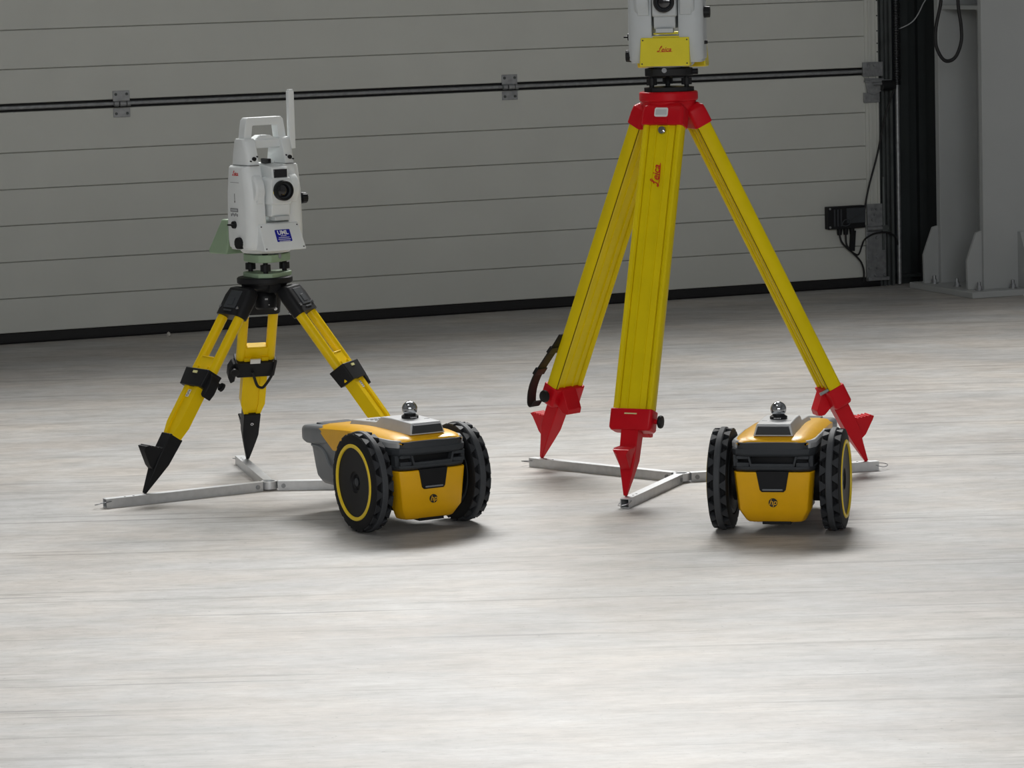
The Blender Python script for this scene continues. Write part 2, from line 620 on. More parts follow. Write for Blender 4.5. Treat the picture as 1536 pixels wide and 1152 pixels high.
# junction box on the door, with its cables
jb = door_space('junction_box')
tag(jb, 'black ribbed junction box with cable glands, mounted low at right edge of door', 'junction box')
b = MB()
b.box((3.135, -0.018, 0.262), (0.150, 0.030, 0.082))
b.build('box_body', M['plastic_black'], jb, bevel=0.002)
b = MB()
for k in range(3):
    b.box((3.085 + k * 0.013, -0.035, 0.262), (0.006, 0.004, 0.062))
b.box((3.17, -0.036, 0.268), (0.075, 0.008, 0.055))
b.build('ribbed_cover', M['plastic_dark'], jb, bevel=0.001)
for sx, sz in ((3.067, 0.296), (3.067, 0.229)):
    b = MB()
    b.cyl((sx, -0.033, sz), (sx, -0.036, sz), 0.004, seg=10)
    b.build('screw', M['zinc'], jb)
b = MB()
for sx in (3.112, 3.137, 3.162):
    b.cyl((sx, -0.018, 0.222), (sx, -0.018, 0.198), 0.010, 0.008, seg=10)
b.build('cable_gland', M['plastic_black'], jb)
b = MB()
b.box((3.163, -0.020, 0.175), (0.018, 0.012, 0.075), Matrix.Rotation(0.08, 4, 'Y'))
b.build('hanging_plug', M['plastic_black'], jb)
b = MB()
b.tube(catmull([(3.112, -0.018, 0.20), (3.118, -0.02, 0.175), (3.135, -0.022, 0.153), (3.165, -0.022, 0.128), (3.195, -0.022, 0.095), (3.207, -0.02, 0.06), (3.206, -0.018, 0.022)], 6), 0.0035, 6)
b.tube(catmull([(3.137, -0.018, 0.20), (3.138, -0.02, 0.165), (3.150, -0.022, 0.142), (3.172, -0.022, 0.125), (3.187, -0.022, 0.125), (3.20, -0.022, 0.155), (3.212, -0.024, 0.178), (3.25, -0.028, 0.197), (3.30, -0.03, 0.198), (3.335, -0.026, 0.18), (3.345, -0.022, 0.15)], 6), 0.0035, 6)
b.build('cable', M['rubber'], jb)
b = MB()
b.tube(catmull([(3.110, -0.042, 0.236), (3.118, -0.044, 0.252), (3.138, -0.044, 0.256), (3.142, -0.044, 0.24), (3.125, -0.044, 0.232), (3.110, -0.042, 0.236)], 5), 0.002, 6)
b.tube(catmull([(3.14, -0.042, 0.25), (3.16, -0.042, 0.262), (3.185, -0.042, 0.272)], 5), 0.002, 6)
b.build('wire_loop', M['plastic_dark'], jb)
# the rising lead from the box to the roller bracket
b = MB()
b.tube(catmull([(3.205, -0.036, 0.28), (3.225, -0.030, 0.36), (3.262, -0.036, 0.49), (3.292, -0.040, 0.62), (3.322, -0.042, 0.70), (3.34, -0.035, 0.74)], 8), 0.0036, 6)
ld = b.build('lead', M['rubber'], jb)

# steel H column at the right edge, bolted to a base plate
cm = door_space('steel_column')
tag(cm, 'pale grey painted steel column with gusset plates, bolted down right of the door', 'column')
C0 = 3.425           # left edges of the two flanges
b = MB()
b.box((C0 + 0.15, -0.518, 2.6), (0.30, 0.026, 5.2))
b.build('near_flange', M['column'], cm, bevel=0.002)
b = MB()
b.box((C0 + 0.15 - 0.012, -0.215, 2.6), (0.30, 0.03, 5.2))
b.build('far_flange', M['column'], cm, bevel=0.002)
b = MB()
b.box((C0 + 0.15, -0.367, 2.6), (0.016, 0.28, 5.2))
b.build('web', M['column'], cm)
b = MB()
for zz in (1.015, 3.5):
    b.box((C0 + 0.072, -0.367, zz), (0.136, 0.276, 0.014))
b.build('stiffener', M['column'], cm)
def gusset(x0, y, sx=-1):
    g = MB()
    g.prism([(x0, 0.022), (x0 + sx * 0.058, 0.022), (x0 + sx * 0.060, 0.126), (x0 + sx * 0.022, 0.224), (x0 + sx * 0.006, 0.228), (x0, 0.228)], 'y', y - 0.007, y + 0.007)
    g.build('gusset', M['column'], cm, bevel=0.0015)
gusset(C0 + 0.001, -0.512)
gusset(C0 - 0.011, -0.205)
g = MB()
g.prism([(-0.53, 0.022), (-0.60, 0.022), (-0.60, 0.12), (-0.55, 0.22), (-0.53, 0.22)], 'x', C0 + 0.137, C0 + 0.151)
g.build('gusset', M['column'], cm, bevel=0.0015)
b = MB()
b.box((C0 + 0.15, -0.372, 0.011), (0.48, 0.48, 0.022))
b.build('base_plate', M['column'], cm, bevel=0.002)
for (sx, sy) in ((C0 - 0.035, -0.56), (C0 - 0.03, -0.385), (C0 - 0.045, -0.24), (C0 + 0.10, -0.56), (C0 + 0.25, -0.56)):
    q = MB()
    q.cyl((sx, sy, 0.0215), (sx, sy, 0.026), 0.014, seg=16)
    q.cyl((sx, sy, 0.026), (sx, sy, 0.038), 0.010, seg=6)
    q.cyl((sx, sy, 0.038), (sx, sy, 0.052), 0.006, seg=10)
    q.build('anchor_bolt', M['zinc'], cm)

# cables
cb = MB()
cb.tube(catmull([(3.245, -0.55, 1.30), (3.258, -0.55, 1.10), (3.258, -0.55, 1.04), (3.238, -0.55, 0.955), (3.236, -0.55, 0.895), (3.258, -0.55, 0.848), (3.284, -0.55, 0.834), (3.315, -0.55, 0.850), (3.336, -0.55, 0.90), (3.336, -0.55, 0.96), (3.325, -0.55, 1.05), (3.325, -0.55, 1.30), (3.325, -0.55, 2.0)], 8), 0.0065, 8)
co = cb.build('cable_loop', M['rubber'])
co.location = DOOR_O
co.rotation_euler = (0, 0, DOOR_A)
tag(co, 'thick black cable hanging in a long loop in front of the steel column', 'cable')
cb = MB()
cb.tube(catmull([(3.50, -0.10, 1.45), (3.46, -0.08, 1.10), (3.44, -0.06, 1.02), (3.41, -0.045, 0.965), (3.372, -0.02, 0.94), (3.362, -0.01, 0.94)], 8), 0.0022, 6)
co = cb.build('thin_wire', M['trim_grey'])
co.location = DOOR_O
co.rotation_euler = (0, 0, DOOR_A)
tag(co, 'thin grey wire curving across the black post beside the door', 'wire')

# a crumb of mortar by the door
b = MB()
b.ball((0, 0, 0.006), 0.008, 8, 5)
for v_ in b.bm.verts:
    v_.co *= 1 + rnd.uniform(-0.25, 0.25)
    v_.co.z = max(0, v_.co.z)
cr_ = b.build('mortar_crumb', M['grit'])
cr_.location = (-1.155, 11.93, 0)
tag(cr_, 'tiny pale crumb of mortar on the floor beside the door seal', 'debris')


# ------------------------------------------------------------------ floor spreaders
def spreader(hub, ends, label):
    root = empty('floor_spreader', (hub[0], hub[1], 0))
    tag(root, label, 'tripod spreader', 'three-armed spreaders under the tripods')
    h = MB()
    h.lathe([(0.014, 0.003), (0.014, 0.0215), (0.020, 0.0215), (0.020, 0.003)], seg=24, closed=True)
    h.box((0, 0, 0.004), (0.024, 0.024, 0.003))
    h.build('hub', M['alum'], root)
    for e in ends:
        d = Vector((e[0] - hub[0], e[1] - hub[1], 0))
        Ln = d.length
        d.normalize()
        n = Vector((-d.y, d.x, 0))
        T = basis(d, n, (0, 0, 1), (0, 0, 0))
        a = MB(T)
        w = 0.011
        # hollow square tube
        out = [(-w, 0.0), (w, 0.0), (w, 0.022), (-w, 0.022)]
        inn = [(-w + 0.002, 0.002), (w - 0.002, 0.002), (w - 0.002, 0.020), (-w + 0.002, 0.020)]
        r0, r1 = 0.022, Ln
        a.loft([[(r0, y, z_) for y, z_ in out], [(r1, y, z_) for y, z_ in out], [(r1, y, z_) for y, z_ in inn], [(r0, y, z_) for y, z_ in inn]], closed=True)
        ar = a.build('arm', M['alum'], root, smooth=0)
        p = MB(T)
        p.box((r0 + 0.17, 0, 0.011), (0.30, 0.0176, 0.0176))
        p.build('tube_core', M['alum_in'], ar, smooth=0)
        q = MB(T)
        q.cyl((r0 + 0.014, -0.0135, 0.011), (r0 + 0.014, 0.0135, 0.011), 0.0055, seg=10)
        q.build('rivet', M['zinc'], ar)
        q = MB(T)
        q.tube(catmull([(Ln - 0.012, 0.0125, 0.016), (Ln + 0.02, 0.014, 0.013), (Ln + 0.026, 0.002, 0.010), (Ln + 0.012, -0.012, 0.008), (Ln - 0.008, -0.0125, 0.013)], 6), 0.0011, 5)
        q.build('wire_clip', M['zinc'], ar)
        q = MB(T)
        for k in range(2):
            q.cyl((Ln - 0.05 - k * 0.022, 0.003, 0.0215), (Ln - 0.05 - k * 0.022, 0.003, 0.0224), 0.0028, seg=8)
        q.build('peg_hole', M['rubber'], ar)
    return root


HUB_R, HUB_L = (0.397, 8.358), (-0.588, 8.415)
spreader(HUB_R, [(0.249, 7.984), (0.044, 8.682), (0.875, 8.463)], 'aluminium three-armed floor spreader under the tall red-footed tripod')
spreader(HUB_L, [(-0.959, 8.203), (-0.692, 8.861), (-0.130, 8.375)], 'aluminium three-armed floor spreader under the short black-footed tripod')


# ------------------------------------------------------------------ tripods
def leg_frame(head, foot, radial, zh, haz=None):
    """local x tangential, y outward, z up along the leg, origin at the foot tip"""
    az = Vector((foot[0] - head[0], foot[1] - head[1], 0)).normalized()
    top_ = Vector((head[0], head[1], zh)) + (az if haz is None else Vector((math.cos(haz), math.sin(haz), 0))) * radial
    f = Vector(foot)
    u = (top_ - f)
    L = u.length
    u.normalize()
    t = Vector((0, 0, 1)).cross(az).normalized()
    out = u.cross(t)
    if out.dot(az) < 0:
        out = -out
        t = -t
    # x across seen from outside, y outward
    t = out.cross(u)
    return basis(t, out, u, f), L


def foot_spike(T, L, m_foot, leg, scale=1.0, h=0.155):
    """pointed shoe with a tread plate on the outer side"""
    b = MB(T)
    def sec(z_, w, y0, y1):
        return [(-w, y0, z_), (w, y0, z_), (w, y1, z_), (-w, y1, z_)]
    b.loft([sec(0.0, 0.004, -0.004, 0.004), sec(0.05, 0.014, -0.011, 0.011), sec(0.085, 0.020, -0.016, 0.018), sec(h, 0.021, -0.019, 0.019)])
    f = b.build('foot', m_foot, leg, bevel=0.002)
    p = MB(T)
    w = 0.020
    prof = [(0.014, 0.058), (0.026, 0.062), (0.058, 0.086), (0.062, 0.094), (0.058, 0.098), (0.016, 0.112)]
    # plate narrows toward the spike below
    p.loft([[(-w if i > 2 else -w * 0.55, y, z_) for i, (y, z_) in enumerate(prof)], [(w if i > 2 else w * 0.55, y, z_) for i, (y, z_) in enumerate(prof)]])
    for k in range(5):
        y = 0.020 + k * 0.0085
        zz = 0.111 - (y - 0.016) * 0.333
        p.box((0, y, zz), (w * 2, 0.004, 0.006))
    p.build('tread_plate', m_foot, leg, bevel=0.001)
    return f


# --- tall yellow tripod with red fittings
HR = (0.386, 8.345)
TZ = 0.929
tall = empty('surveying_tripod', (HR[0], HR[1], 0.022))
tag(tall, 'tall tripod with broad yellow legs, red head and red pointed feet', 'tripod')
inv = Matrix.Translation((-HR[0], -HR[1], -0.022))
b = MB(inv @ Matrix.Translation((HR[0], HR[1], 0)))
b.lathe([(0.020, TZ), (0.066, TZ), (0.069, TZ - 0.003), (0.069, TZ - 0.020), (0.066, TZ - 0.023), (0.020, TZ - 0.023)], seg=40, closed=True)
hd = b.build('head_plate', M['red'], tall, bevel=0.0015)
b = MB(inv @ Matrix.Translation((HR[0], HR[1], 0)))
b.lathe([(0.064, TZ - 0.022), (0.064, TZ - 0.032), (0.052, TZ - 0.052), (0.034, TZ - 0.060), (0.018, TZ - 0.062), (0.018, TZ - 0.022)], seg=30, closed=True)
b.build('head_hub', M['red'], tall)
b = MB(inv @ Matrix.Translation((HR[0], HR[1], 0)))
b.cyl((0, 0, TZ - 0.09), (0, 0, TZ - 0.03), 0.017, seg=16)
b.build('centre_screw', M['plastic_black'], tall)

FEET_R = [(0.252, 8.020, 0.0225), (0.068, 8.672, 0.0225), (0.848, 8.457, 0.0225)]
TALL_LEGS = []
for i, ft in enumerate(FEET_R):
    T, L = leg_frame(HR, ft, 0.041, TZ - 0.018, R(-97) if i == 0 else None)
    T = inv @ T
    TALL_LEGS.append((T, L))
    wb_ = 0.052
    zb, zt = L * 0.205 - 0.009, L * 0.93
    # broad aluminium-faced board: round side rails, grooves and a raised middle strip on both faces
    half = [(-0.052, 0.0), (-0.0515, 0.010), (-0.049, 0.015), (-0.045, 0.0175), (-0.039, 0.0165), (-0.0355, 0.013), (-0.0345, 0.0085), (-0.033, 0.0085), (-0.0325, 0.0115),
            (-0.0175, 0.0125), (-0.0165, 0.0145), (-0.0135, 0.0145), (-0.0125, 0.0115)]
    half = [(x * 0.945, y) for x, y in half]
    upper = half + [(-x, y) for x, y in half[::-1]]
    lower = [(x, -y) for x, y in upper[::-1][1:-1]]
    prof = upper + lower
    b = MB(T)
    b.loft([[(x, y, zb) for x, y in prof], [(x, y, zt) for x, y in prof]])
    leg = b.build('leg', M['wood_yellow'], tall, smooth=25)
    # dark seam lines in the grooves
    q = MB(T)
    s = -1 if i == 1 else 1
    q.box((s * 0.0445, -0.0168, (zb + zt) / 2), (0.0018, 0.0012, zt - zb - 0.002))
    q.build('seam', M['groove'], leg, smooth=0)
    # hinge cap at the head
    q = MB(T)
    cz = L * 0.935 - 0.005
    q.loft([[(x, y, cz) for x, y in rrect(0.0515, 0.0225, 0.009)], [(x, y, cz + 0.028) for x, y in rrect(0.0515, 0.0225, 0.009)],
            [(x, y, cz + 0.044) for x, y in rrect(0.0495, 0.0215, 0.009)], [(x, y, cz + 0.054) for x, y in rrect(0.040, 0.016, 0.008, cy=-0.002)]])
    cap = q.build('hinge_cap', M['red'], leg, bevel=0.0015)
    # clamp round the lower end
    q = MB(T)
    q.loft([[(x, y, zb - 0.034) for x, y in rrect(0.0470, 0.021, 0.008)], [(x, y, zb - 0.028) for x, y in rrect(0.0515, 0.023, 0.008)], [(x, y, zb + 0.016) for x, y in rrect(0.0515, 0.023, 0.008)]])
    q.prism([(-0.020, zb + 0.018), (-0.058, zb - 0.020), (-0.060, zb - 0.034), (-0.045, zb - 0.038), (-0.019, zb - 0.028)], 'x', -0.030, 0.018)
    q.build('clamp', M['red'], leg, bevel=0.002)
    # clamp screw and knob
    q = MB(T)
    sgn = 1
    if i != 2:
        q.cyl((sgn * -0.050, -0.004, zb - 0.008), (sgn * -0.060, -0.004, zb - 0.008), 0.006, seg=10)
        q.build('clamp_screw', M['red'], leg)
        q = MB(T)
        q.lathe([(0.004, sgn * -0.059), (0.014, sgn * -0.061), (0.0155, sgn * -0.065), (0.014, sgn * -0.069), (0.004, sgn * -0.071)], (0, -0.004, zb - 0.008), 'x', 20)
        q.build('knob', M['plastic_black'], leg)
    else:
        q.cyl((0.046, -0.018, zb + 0.02), (0.046, -0.040, zb + 0.02), 0.004, seg=10)
        q.build('clamp_screw', M['zinc'], leg)
    foot_spike(T, L, M['red'], leg, h=zb - 0.030)
    # plain metal inset and bolts
    q = MB(T)
    q.cyl((0, 0.009, cz - 0.012), (0, 0.0165, cz - 0.012), 0.011, 0.009, seg=8)
    q.cyl((0, 0.0165, cz - 0.012), (0, 0.024, cz - 0.012), 0.006, seg=12)
    q.build('cap_bolt', M['chrome'], leg)
    if i == 0:
        q = MB(T)
        q.prism(rrect(0.0165, 0.011, 0.0045, cx=0.003, cy=cz + 0.029), 'y', 0.0226, 0.0236)
        q.build('maker_plate', M['paper'], leg)
        q = MB(T)
        q.prism(rrect(0.0135, 0.0065, 0.002, cx=0.003, cy=cz + 0.029), 'y', 0.0235, 0.0239)
        q.build('plate_print', M['station_grey'], leg)
        q = MB(T)
        q.box((0.002, 0.0235, cz + 0.008), (0.034, 0.002, 0.011))
        q.build('cap_boss', M['red'], leg, bevel=0.0008)
        q = MB(T)
        q.box((0.0, 0.0232, zb + 0.004), (0.030, 0.001, 0.003))
        q.build('clamp_slot', M['brass'], leg)
        # the written logo running up the leg
        lz = cz - 0.115
        Mt = T @ basis((0, 0, 1), (1, 0, 0), (0, 1, 0), (0.004, 0.0120, lz))
        # keep the word readable from outside: reading upward
        Mt = T @ basis((0, 0, 1), (1, 0, 0), (0, 1, 0), (0.002, 0.0146, lz))
        script_logo('logo', 0.024, M['ink_red'], leg, Mt)

# carrying strap on the rear left leg
T, L = TALL_LEGS[1]
b = MB()
zb = L * 0.205 - 0.009
o3 = T.to_3x3()
def lp(x, y, z_):
    return T @ Vector((x, y, z_))
path = catmull([lp(-0.040, 0.019, zb + 0.15), lp(-0.042, 0.027, zb + 0.115), lp(-0.045, 0.038, zb + 0.075), lp(-0.050, 0.050, zb + 0.02), lp(-0.052, 0.050, zb - 0.02), lp(-0.052, 0.040, zb - 0.052), lp(-0.050, 0.030, zb - 0.056), lp(-0.050, 0.024, zb - 0.038)], 8)
wdir = (o3 @ Vector((0.8, 0.0, 0.0))).normalized()
rings = []
for i, p in enumerate(path):
    d = (path[min(i + 1, len(path) - 1)] - path[max(i - 1, 0)]).normalized()
    n = wdir.cross(d).normalized()
    w = 0.014
    rings.append([p - wdir * w - n * 0.0015, p + wdir * w - n * 0.0015, p + wdir * w + n * 0.0015, p - wdir * w + n * 0.0015])
b.loft(rings)
st = b.build('carry_strap', M['webbing'], tall)
for k in (11, 22):
    b = MB()
    p = path[k]
    d = (path[k + 1] - path[k - 1]).normalized()
    n = wdir.cross(d).normalized()
    b.loft([[p + d * dz + wdir * x * 0.017 + n * y * 0.0045 for x, y in ((-1, -1), (1, -1), (1, 1), (-1, 1))] for dz in (-0.010, 0.010)])
    b.build('buckle', M['plastic_black'], st, bevel=0.001)

# --- short yellow tripod with black fittings
HL = (-0.5855, 8.480)
SZ = 0.508
short = empty('surveying_tripod', (HL[0], HL[1], 0.022))
tag(short, 'short tripod with twin yellow tube legs, black clamps and black pointed feet', 'tripod')
inv = Matrix.Translation((-HL[0], -HL[1], -0.022))
C_ = inv @ Matrix.Translation((HL[0], HL[1], 0))
b = MB(C_)
b.lathe([(0.020, SZ), (0.064, SZ), (0.067, SZ - 0.003), (0.067, SZ - 0.013), (0.064, SZ - 0.016), (0.020, SZ - 0.016)], seg=40, closed=True)
b.build('head_plate', M['plastic_black'], short, bevel=0.001)
b = MB(C_)
b.lathe([(0.056, SZ - 0.015), (0.050, SZ - 0.026), (0.034, SZ - 0.032), (0.024, SZ - 0.034), (0.018, SZ - 0.015)], seg=30, closed=True)
for k in range(3):
    a = R(60 + 120 * k)
    b.box((0.03 * math.cos(a), 0.03 * math.sin(a), SZ - 0.026), (0.05, 0.03, 0.02), Matrix.Rotation(a, 4, 'Z'))
b.build('head_hub', M['plastic_black'], short)
b = MB(C_)
b.lathe([(0.014, SZ - 0.03), (0.017, SZ - 0.036), (0.025, SZ - 0.044), (0.027, SZ - 0.050), (0.026, SZ - 0.074), (0.022, SZ - 0.079), (0.010, SZ - 0.080)], seg=24)
b.build('centre_screw', M['plastic_black'], short)
b = MB(C_)
b.box((0.004, -0.0265, SZ - 0.053), (0.007, 0.002, 0.004))
b.box((0.010, -0.026, SZ - 0.067), (0.003, 0.002, 0.002))
b.build('screw_mark', M['trim_grey'], short)

FEET_L = [(-0.873, 8.266, 0.0225), (-0.667, 8.800, 0.0225), (-0.216, 8.362, 0.0225)]
for i, ft in enumerate(FEET_L):
    T, L = leg_frame(HL, ft, 0.052, SZ - 0.020)
    T = inv @ T
    zcap = L - 0.085
    zcl = L * 0.545           # clamp centre
    # upper tubes and their cross plate
    b = MB(T)
    for s in (-1, 1):
        b.cyl((s * 0.036, 0, zcl - 0.02), (s * 0.036, 0, zcap + 0.01), 0.0122, seg=18)
    leg = b.build('leg', M['short_yellow'], short)
    b = MB(T)
    b.box((0, 0, zcl + 0.040), (0.068, 0.017, 0.036))
    b.box((0, 0, zcl + 0.057), (0.050, 0.021, 0.004))
    b.build('cross_plate', M['short_yellow'], leg, bevel=0.002)
    # hinge cap
    b = MB(T)
    b.loft([[(x, y, zcap) for x, y in rrect(0.0515, 0.0165, 0.012)], [(x, y, zcap + 0.05) for x, y in rrect(0.0515, 0.0175, 0.012)], [(x, y, zcap + 0.070) for x, y in rrect(0.046, 0.017, 0.012)], [(x, y, zcap + 0.080) for x, y in rrect(0.036, 0.010, 0.008, cy=-0.004)]])
    b.build('hinge_cap', M['plastic_black'], leg, bevel=0.001)
    b = MB(T)
    b.box((0, 0.017, zcap + 0.040), (0.048, 0.004, 0.046))
    b.box((0, 0.019, zcap + 0.034), (0.020, 0.003, 0.020))
    b.box((0, 0.018, zcap + 0.010), (0.034, 0.003, 0.004))
    b.build('cap_plate', M['plastic_dark'], leg, bevel=0.001)
    for sx, sy in ((-1, 1), (1, 1), (1, -1), (-1, -1)):
        b = MB(T)
        b.cyl((sx * 0.037, sy * 0.008, zcap + 0.018), (sx * 0.037, sy * 0.0195, zcap + 0.018), 0.0042, seg=12)
        b.build('cap_screw', M['chrome'], leg)
    # sliding lower leg: slim body with a channel on each face, tapered at its end
    b = MB(T)
    ze = 0.148
    def ring(z_, w, t):
        c = 0.45
        return [(-w, -t, z_), (-w * c, -t, z_), (-w * c, -t * 0.72, z_), (w * c, -t * 0.72, z_), (w * c, -t, z_), (w, -t, z_),
                (w, t, z_), (w * c, t, z_), (w * c, t * 0.72, z_), (-w * c, t * 0.72, z_), (-w * c, t, z_), (-w, t, z_)]
    b.loft([ring(ze - 0.030, 0.019, 0.012), ring(ze + 0.004, 0.021, 0.0135), ring(ze + 0.034, 0.030, 0.0145), ring(zcl + 0.03, 0.030, 0.0145)])
    b.build('lower_leg', M['short_yellow'], leg, smooth=20)
    # clamp, lever and screw
    b = MB(T)
    b.loft([[(x, y, zcl - 0.024) for x, y in rrect(0.047, 0.0205, 0.004)], [(x, y, zcl + 0.020) for x, y in rrect(0.0515, 0.022, 0.004)]])
    b.build('clamp', M['plastic_black'], leg, bevel=0.0015)
    b = MB(T)
    s = -1
    b.prism([(s * 0.046, zcl + 0.016), (s * 0.058, zcl + 0.012), (s * 0.066, zcl - 0.004), (s * 0.067, zcl - 0.028), (s * 0.060, zcl - 0.046), (s * 0.050, zcl - 0.040), (s * 0.047, zcl - 0.010)], 'y', -0.014, 0.012)
    b.build('clamp_lever', M['plastic_black'], leg, bevel=0.002)
    b = MB(T)
    b.cyl((s * 0.054, -0.012, zcl + 0.0), (s * 0.054, -0.026, zcl + 0.0), 0.005, seg=10)
    b.lathe([(0.004, -0.025), (0.010, -0.026), (0.011, -0.032), (0.004, -0.034)], (s * 0.054, 0, zcl), 'y', 14)
    b.build('clamp_knob', M['plastic_black'], leg)
    b = MB(T)
    b.box((0, 0.0225, zcl + 0.010), (0.018, 0.002, 0.006))
    b.build('clamp_print', M['brass'], leg)
    b = MB(T)
    b.cyl((0.006, 0.0, zcl + 0.018), (0.006, 0.0, zcl + 0.024), 0.006, seg=10)
    b.build('clamp_screw', M['chrome'], leg)
    if i == 0:
        b = MB(T)
        b.box((0.004, 0.0110, zcl - 0.042), (0.013, 0.0006, 0.019))
        b.build('sticker', M['paper'], leg, smooth=0)
        b = MB(T)
        for k in range(4):
            b.box((0.004 + (k % 2) * 0.003 - 0.0015, 0.0114, zcl - 0.036 - k * 0.004), (0.006, 0.0004, 0.0022))
        b.build('sticker_print', M['ink_grey'], leg, smooth=0)
    if i == 2:
        b = MB(T)
        b.box((-0.004, 0.0110, zcl - 0.040), (0.012, 0.0006, 0.018))
        b.build('sticker', M['paper'], leg, smooth=0)
        b = MB(T)
        for k in range(3):
            b.box((-0.004, 0.0114, zcl - 0.035 - k * 0.005), (0.006, 0.0004, 0.0022))
        b.build('sticker_print', M['ink_grey'], leg, smooth=0)
    if i == 1:
        # hand loop and small level hanging from the back leg's clamp
        b = MB(T)
        b.tube(catmull([(0.046, -0.024, zcl + 0.030), (0.040, -0.028, zcl - 0.01), (0.022, -0.030, zcl - 0.046), (0.012, -0.030, zcl - 0.050), (0.002, -0.030, zcl - 0.040), (-0.010, -0.028, zcl - 0.002)], 6), 0.0035, 6)
        b.build('hand_loop', M['webbing'], leg)
        b = MB(T)
        b.box((-0.004, -0.0225, zcl + 0.026), (0.025, 0.004, 0.012))
        b.build('sticker', M['paper'], leg, smooth=0)
    foot_spike(T, L, M['plastic_black'], leg, h=0.152)
    b = MB(T)
    b.lathe([(0.0020, -0.0200), (0.0020, -0.0214), (0.0042, -0.0214), (0.0042, -0.0200)], (0, 0, 0.125), 'y', 14, closed=True)
    b.build('foot_eyelet', M['chrome'], leg)


# ------------------------------------------------------------------ tribrachs
def tribrach(loc, rz, m_body, m_screw, m_base, label):
    root = empty('tribrach', loc, rz)
    tag(root, label, 'levelling base', 'levelling bases under the total stations')
    tri = []
    for k in range(3):
        a0 = 90 + 120 * k
        for da in (-32, -16, 0, 16, 32):
            a = R(a0 + da)
            r = 0.058 if abs(da) < 20 else 0.052
            tri.append((r * math.cos(a), r * math.sin(a)))
    b = MB()
    b.prism([(x * 1.04, y * 1.04) for x, y in tri], 'z', 0.0, 0.0105)
    b.build('base_plate', m_base, root, bevel=0.001)
    b = MB()
    b.prism(tri, 'z', 0.036, 0.0545)
    b.build('body', m_body, root, bevel=0.002)
    b = MB()
    b.lathe([(0.036, 0.0540), (0.036, 0.0568), (0.026, 0.0568), (0.026, 0.0540)], seg=24, closed=True)
    b.build('collar', M['station_grey'], root)
    for k in range(3):
        a = R(90 + 120 * k)
        x, y = 0.047 * math.cos(a), 0.047 * math.sin(a)
        b = MB()
        n = 24
        prof = []
        for j in range(n):
            r = 0.0125 if j % 2 else 0.0113
            prof.append((x + r * math.cos(2 * PI * j / n), y + r * math.sin(2 * PI * j / n)))
        b.prism(prof, 'z', 0.0155, 0.031)
        b.cyl((x, y, 0.0100), (x, y, 0.0365), 0.006, seg=12)
        b.cyl((x, y, 0.0540), (x, y, 0.0566), 0.0075, seg=12)
        b.build('foot_screw', m_screw, root)
    b = MB()
    b.cyl((0.054, -0.010, 0.045), (0.068, -0.013, 0.045), 0.007, seg=12)
    b.build('clamp_knob', M['plastic_black'], root)
    b = MB()
    b.cyl((-0.012, -0.030, 0.0500), (-0.012, -0.047, 0.0500), 0.006, seg=14)
    b.build('bubble_level', M['chrome'], root)
    return root


tribrach((HR[0] + 0.001, HR[1], TZ), R(0), M['plastic_black'], M['plastic_black'], M['plastic_black'], 'black tribrach between the red tripod head and the cut-off total station')
tribrach((HL[0] + 0.006, HL[1], SZ), R(60), M['green'], M['plastic_black'], M['green'], 'sage green tribrach with black screws under the white total station')


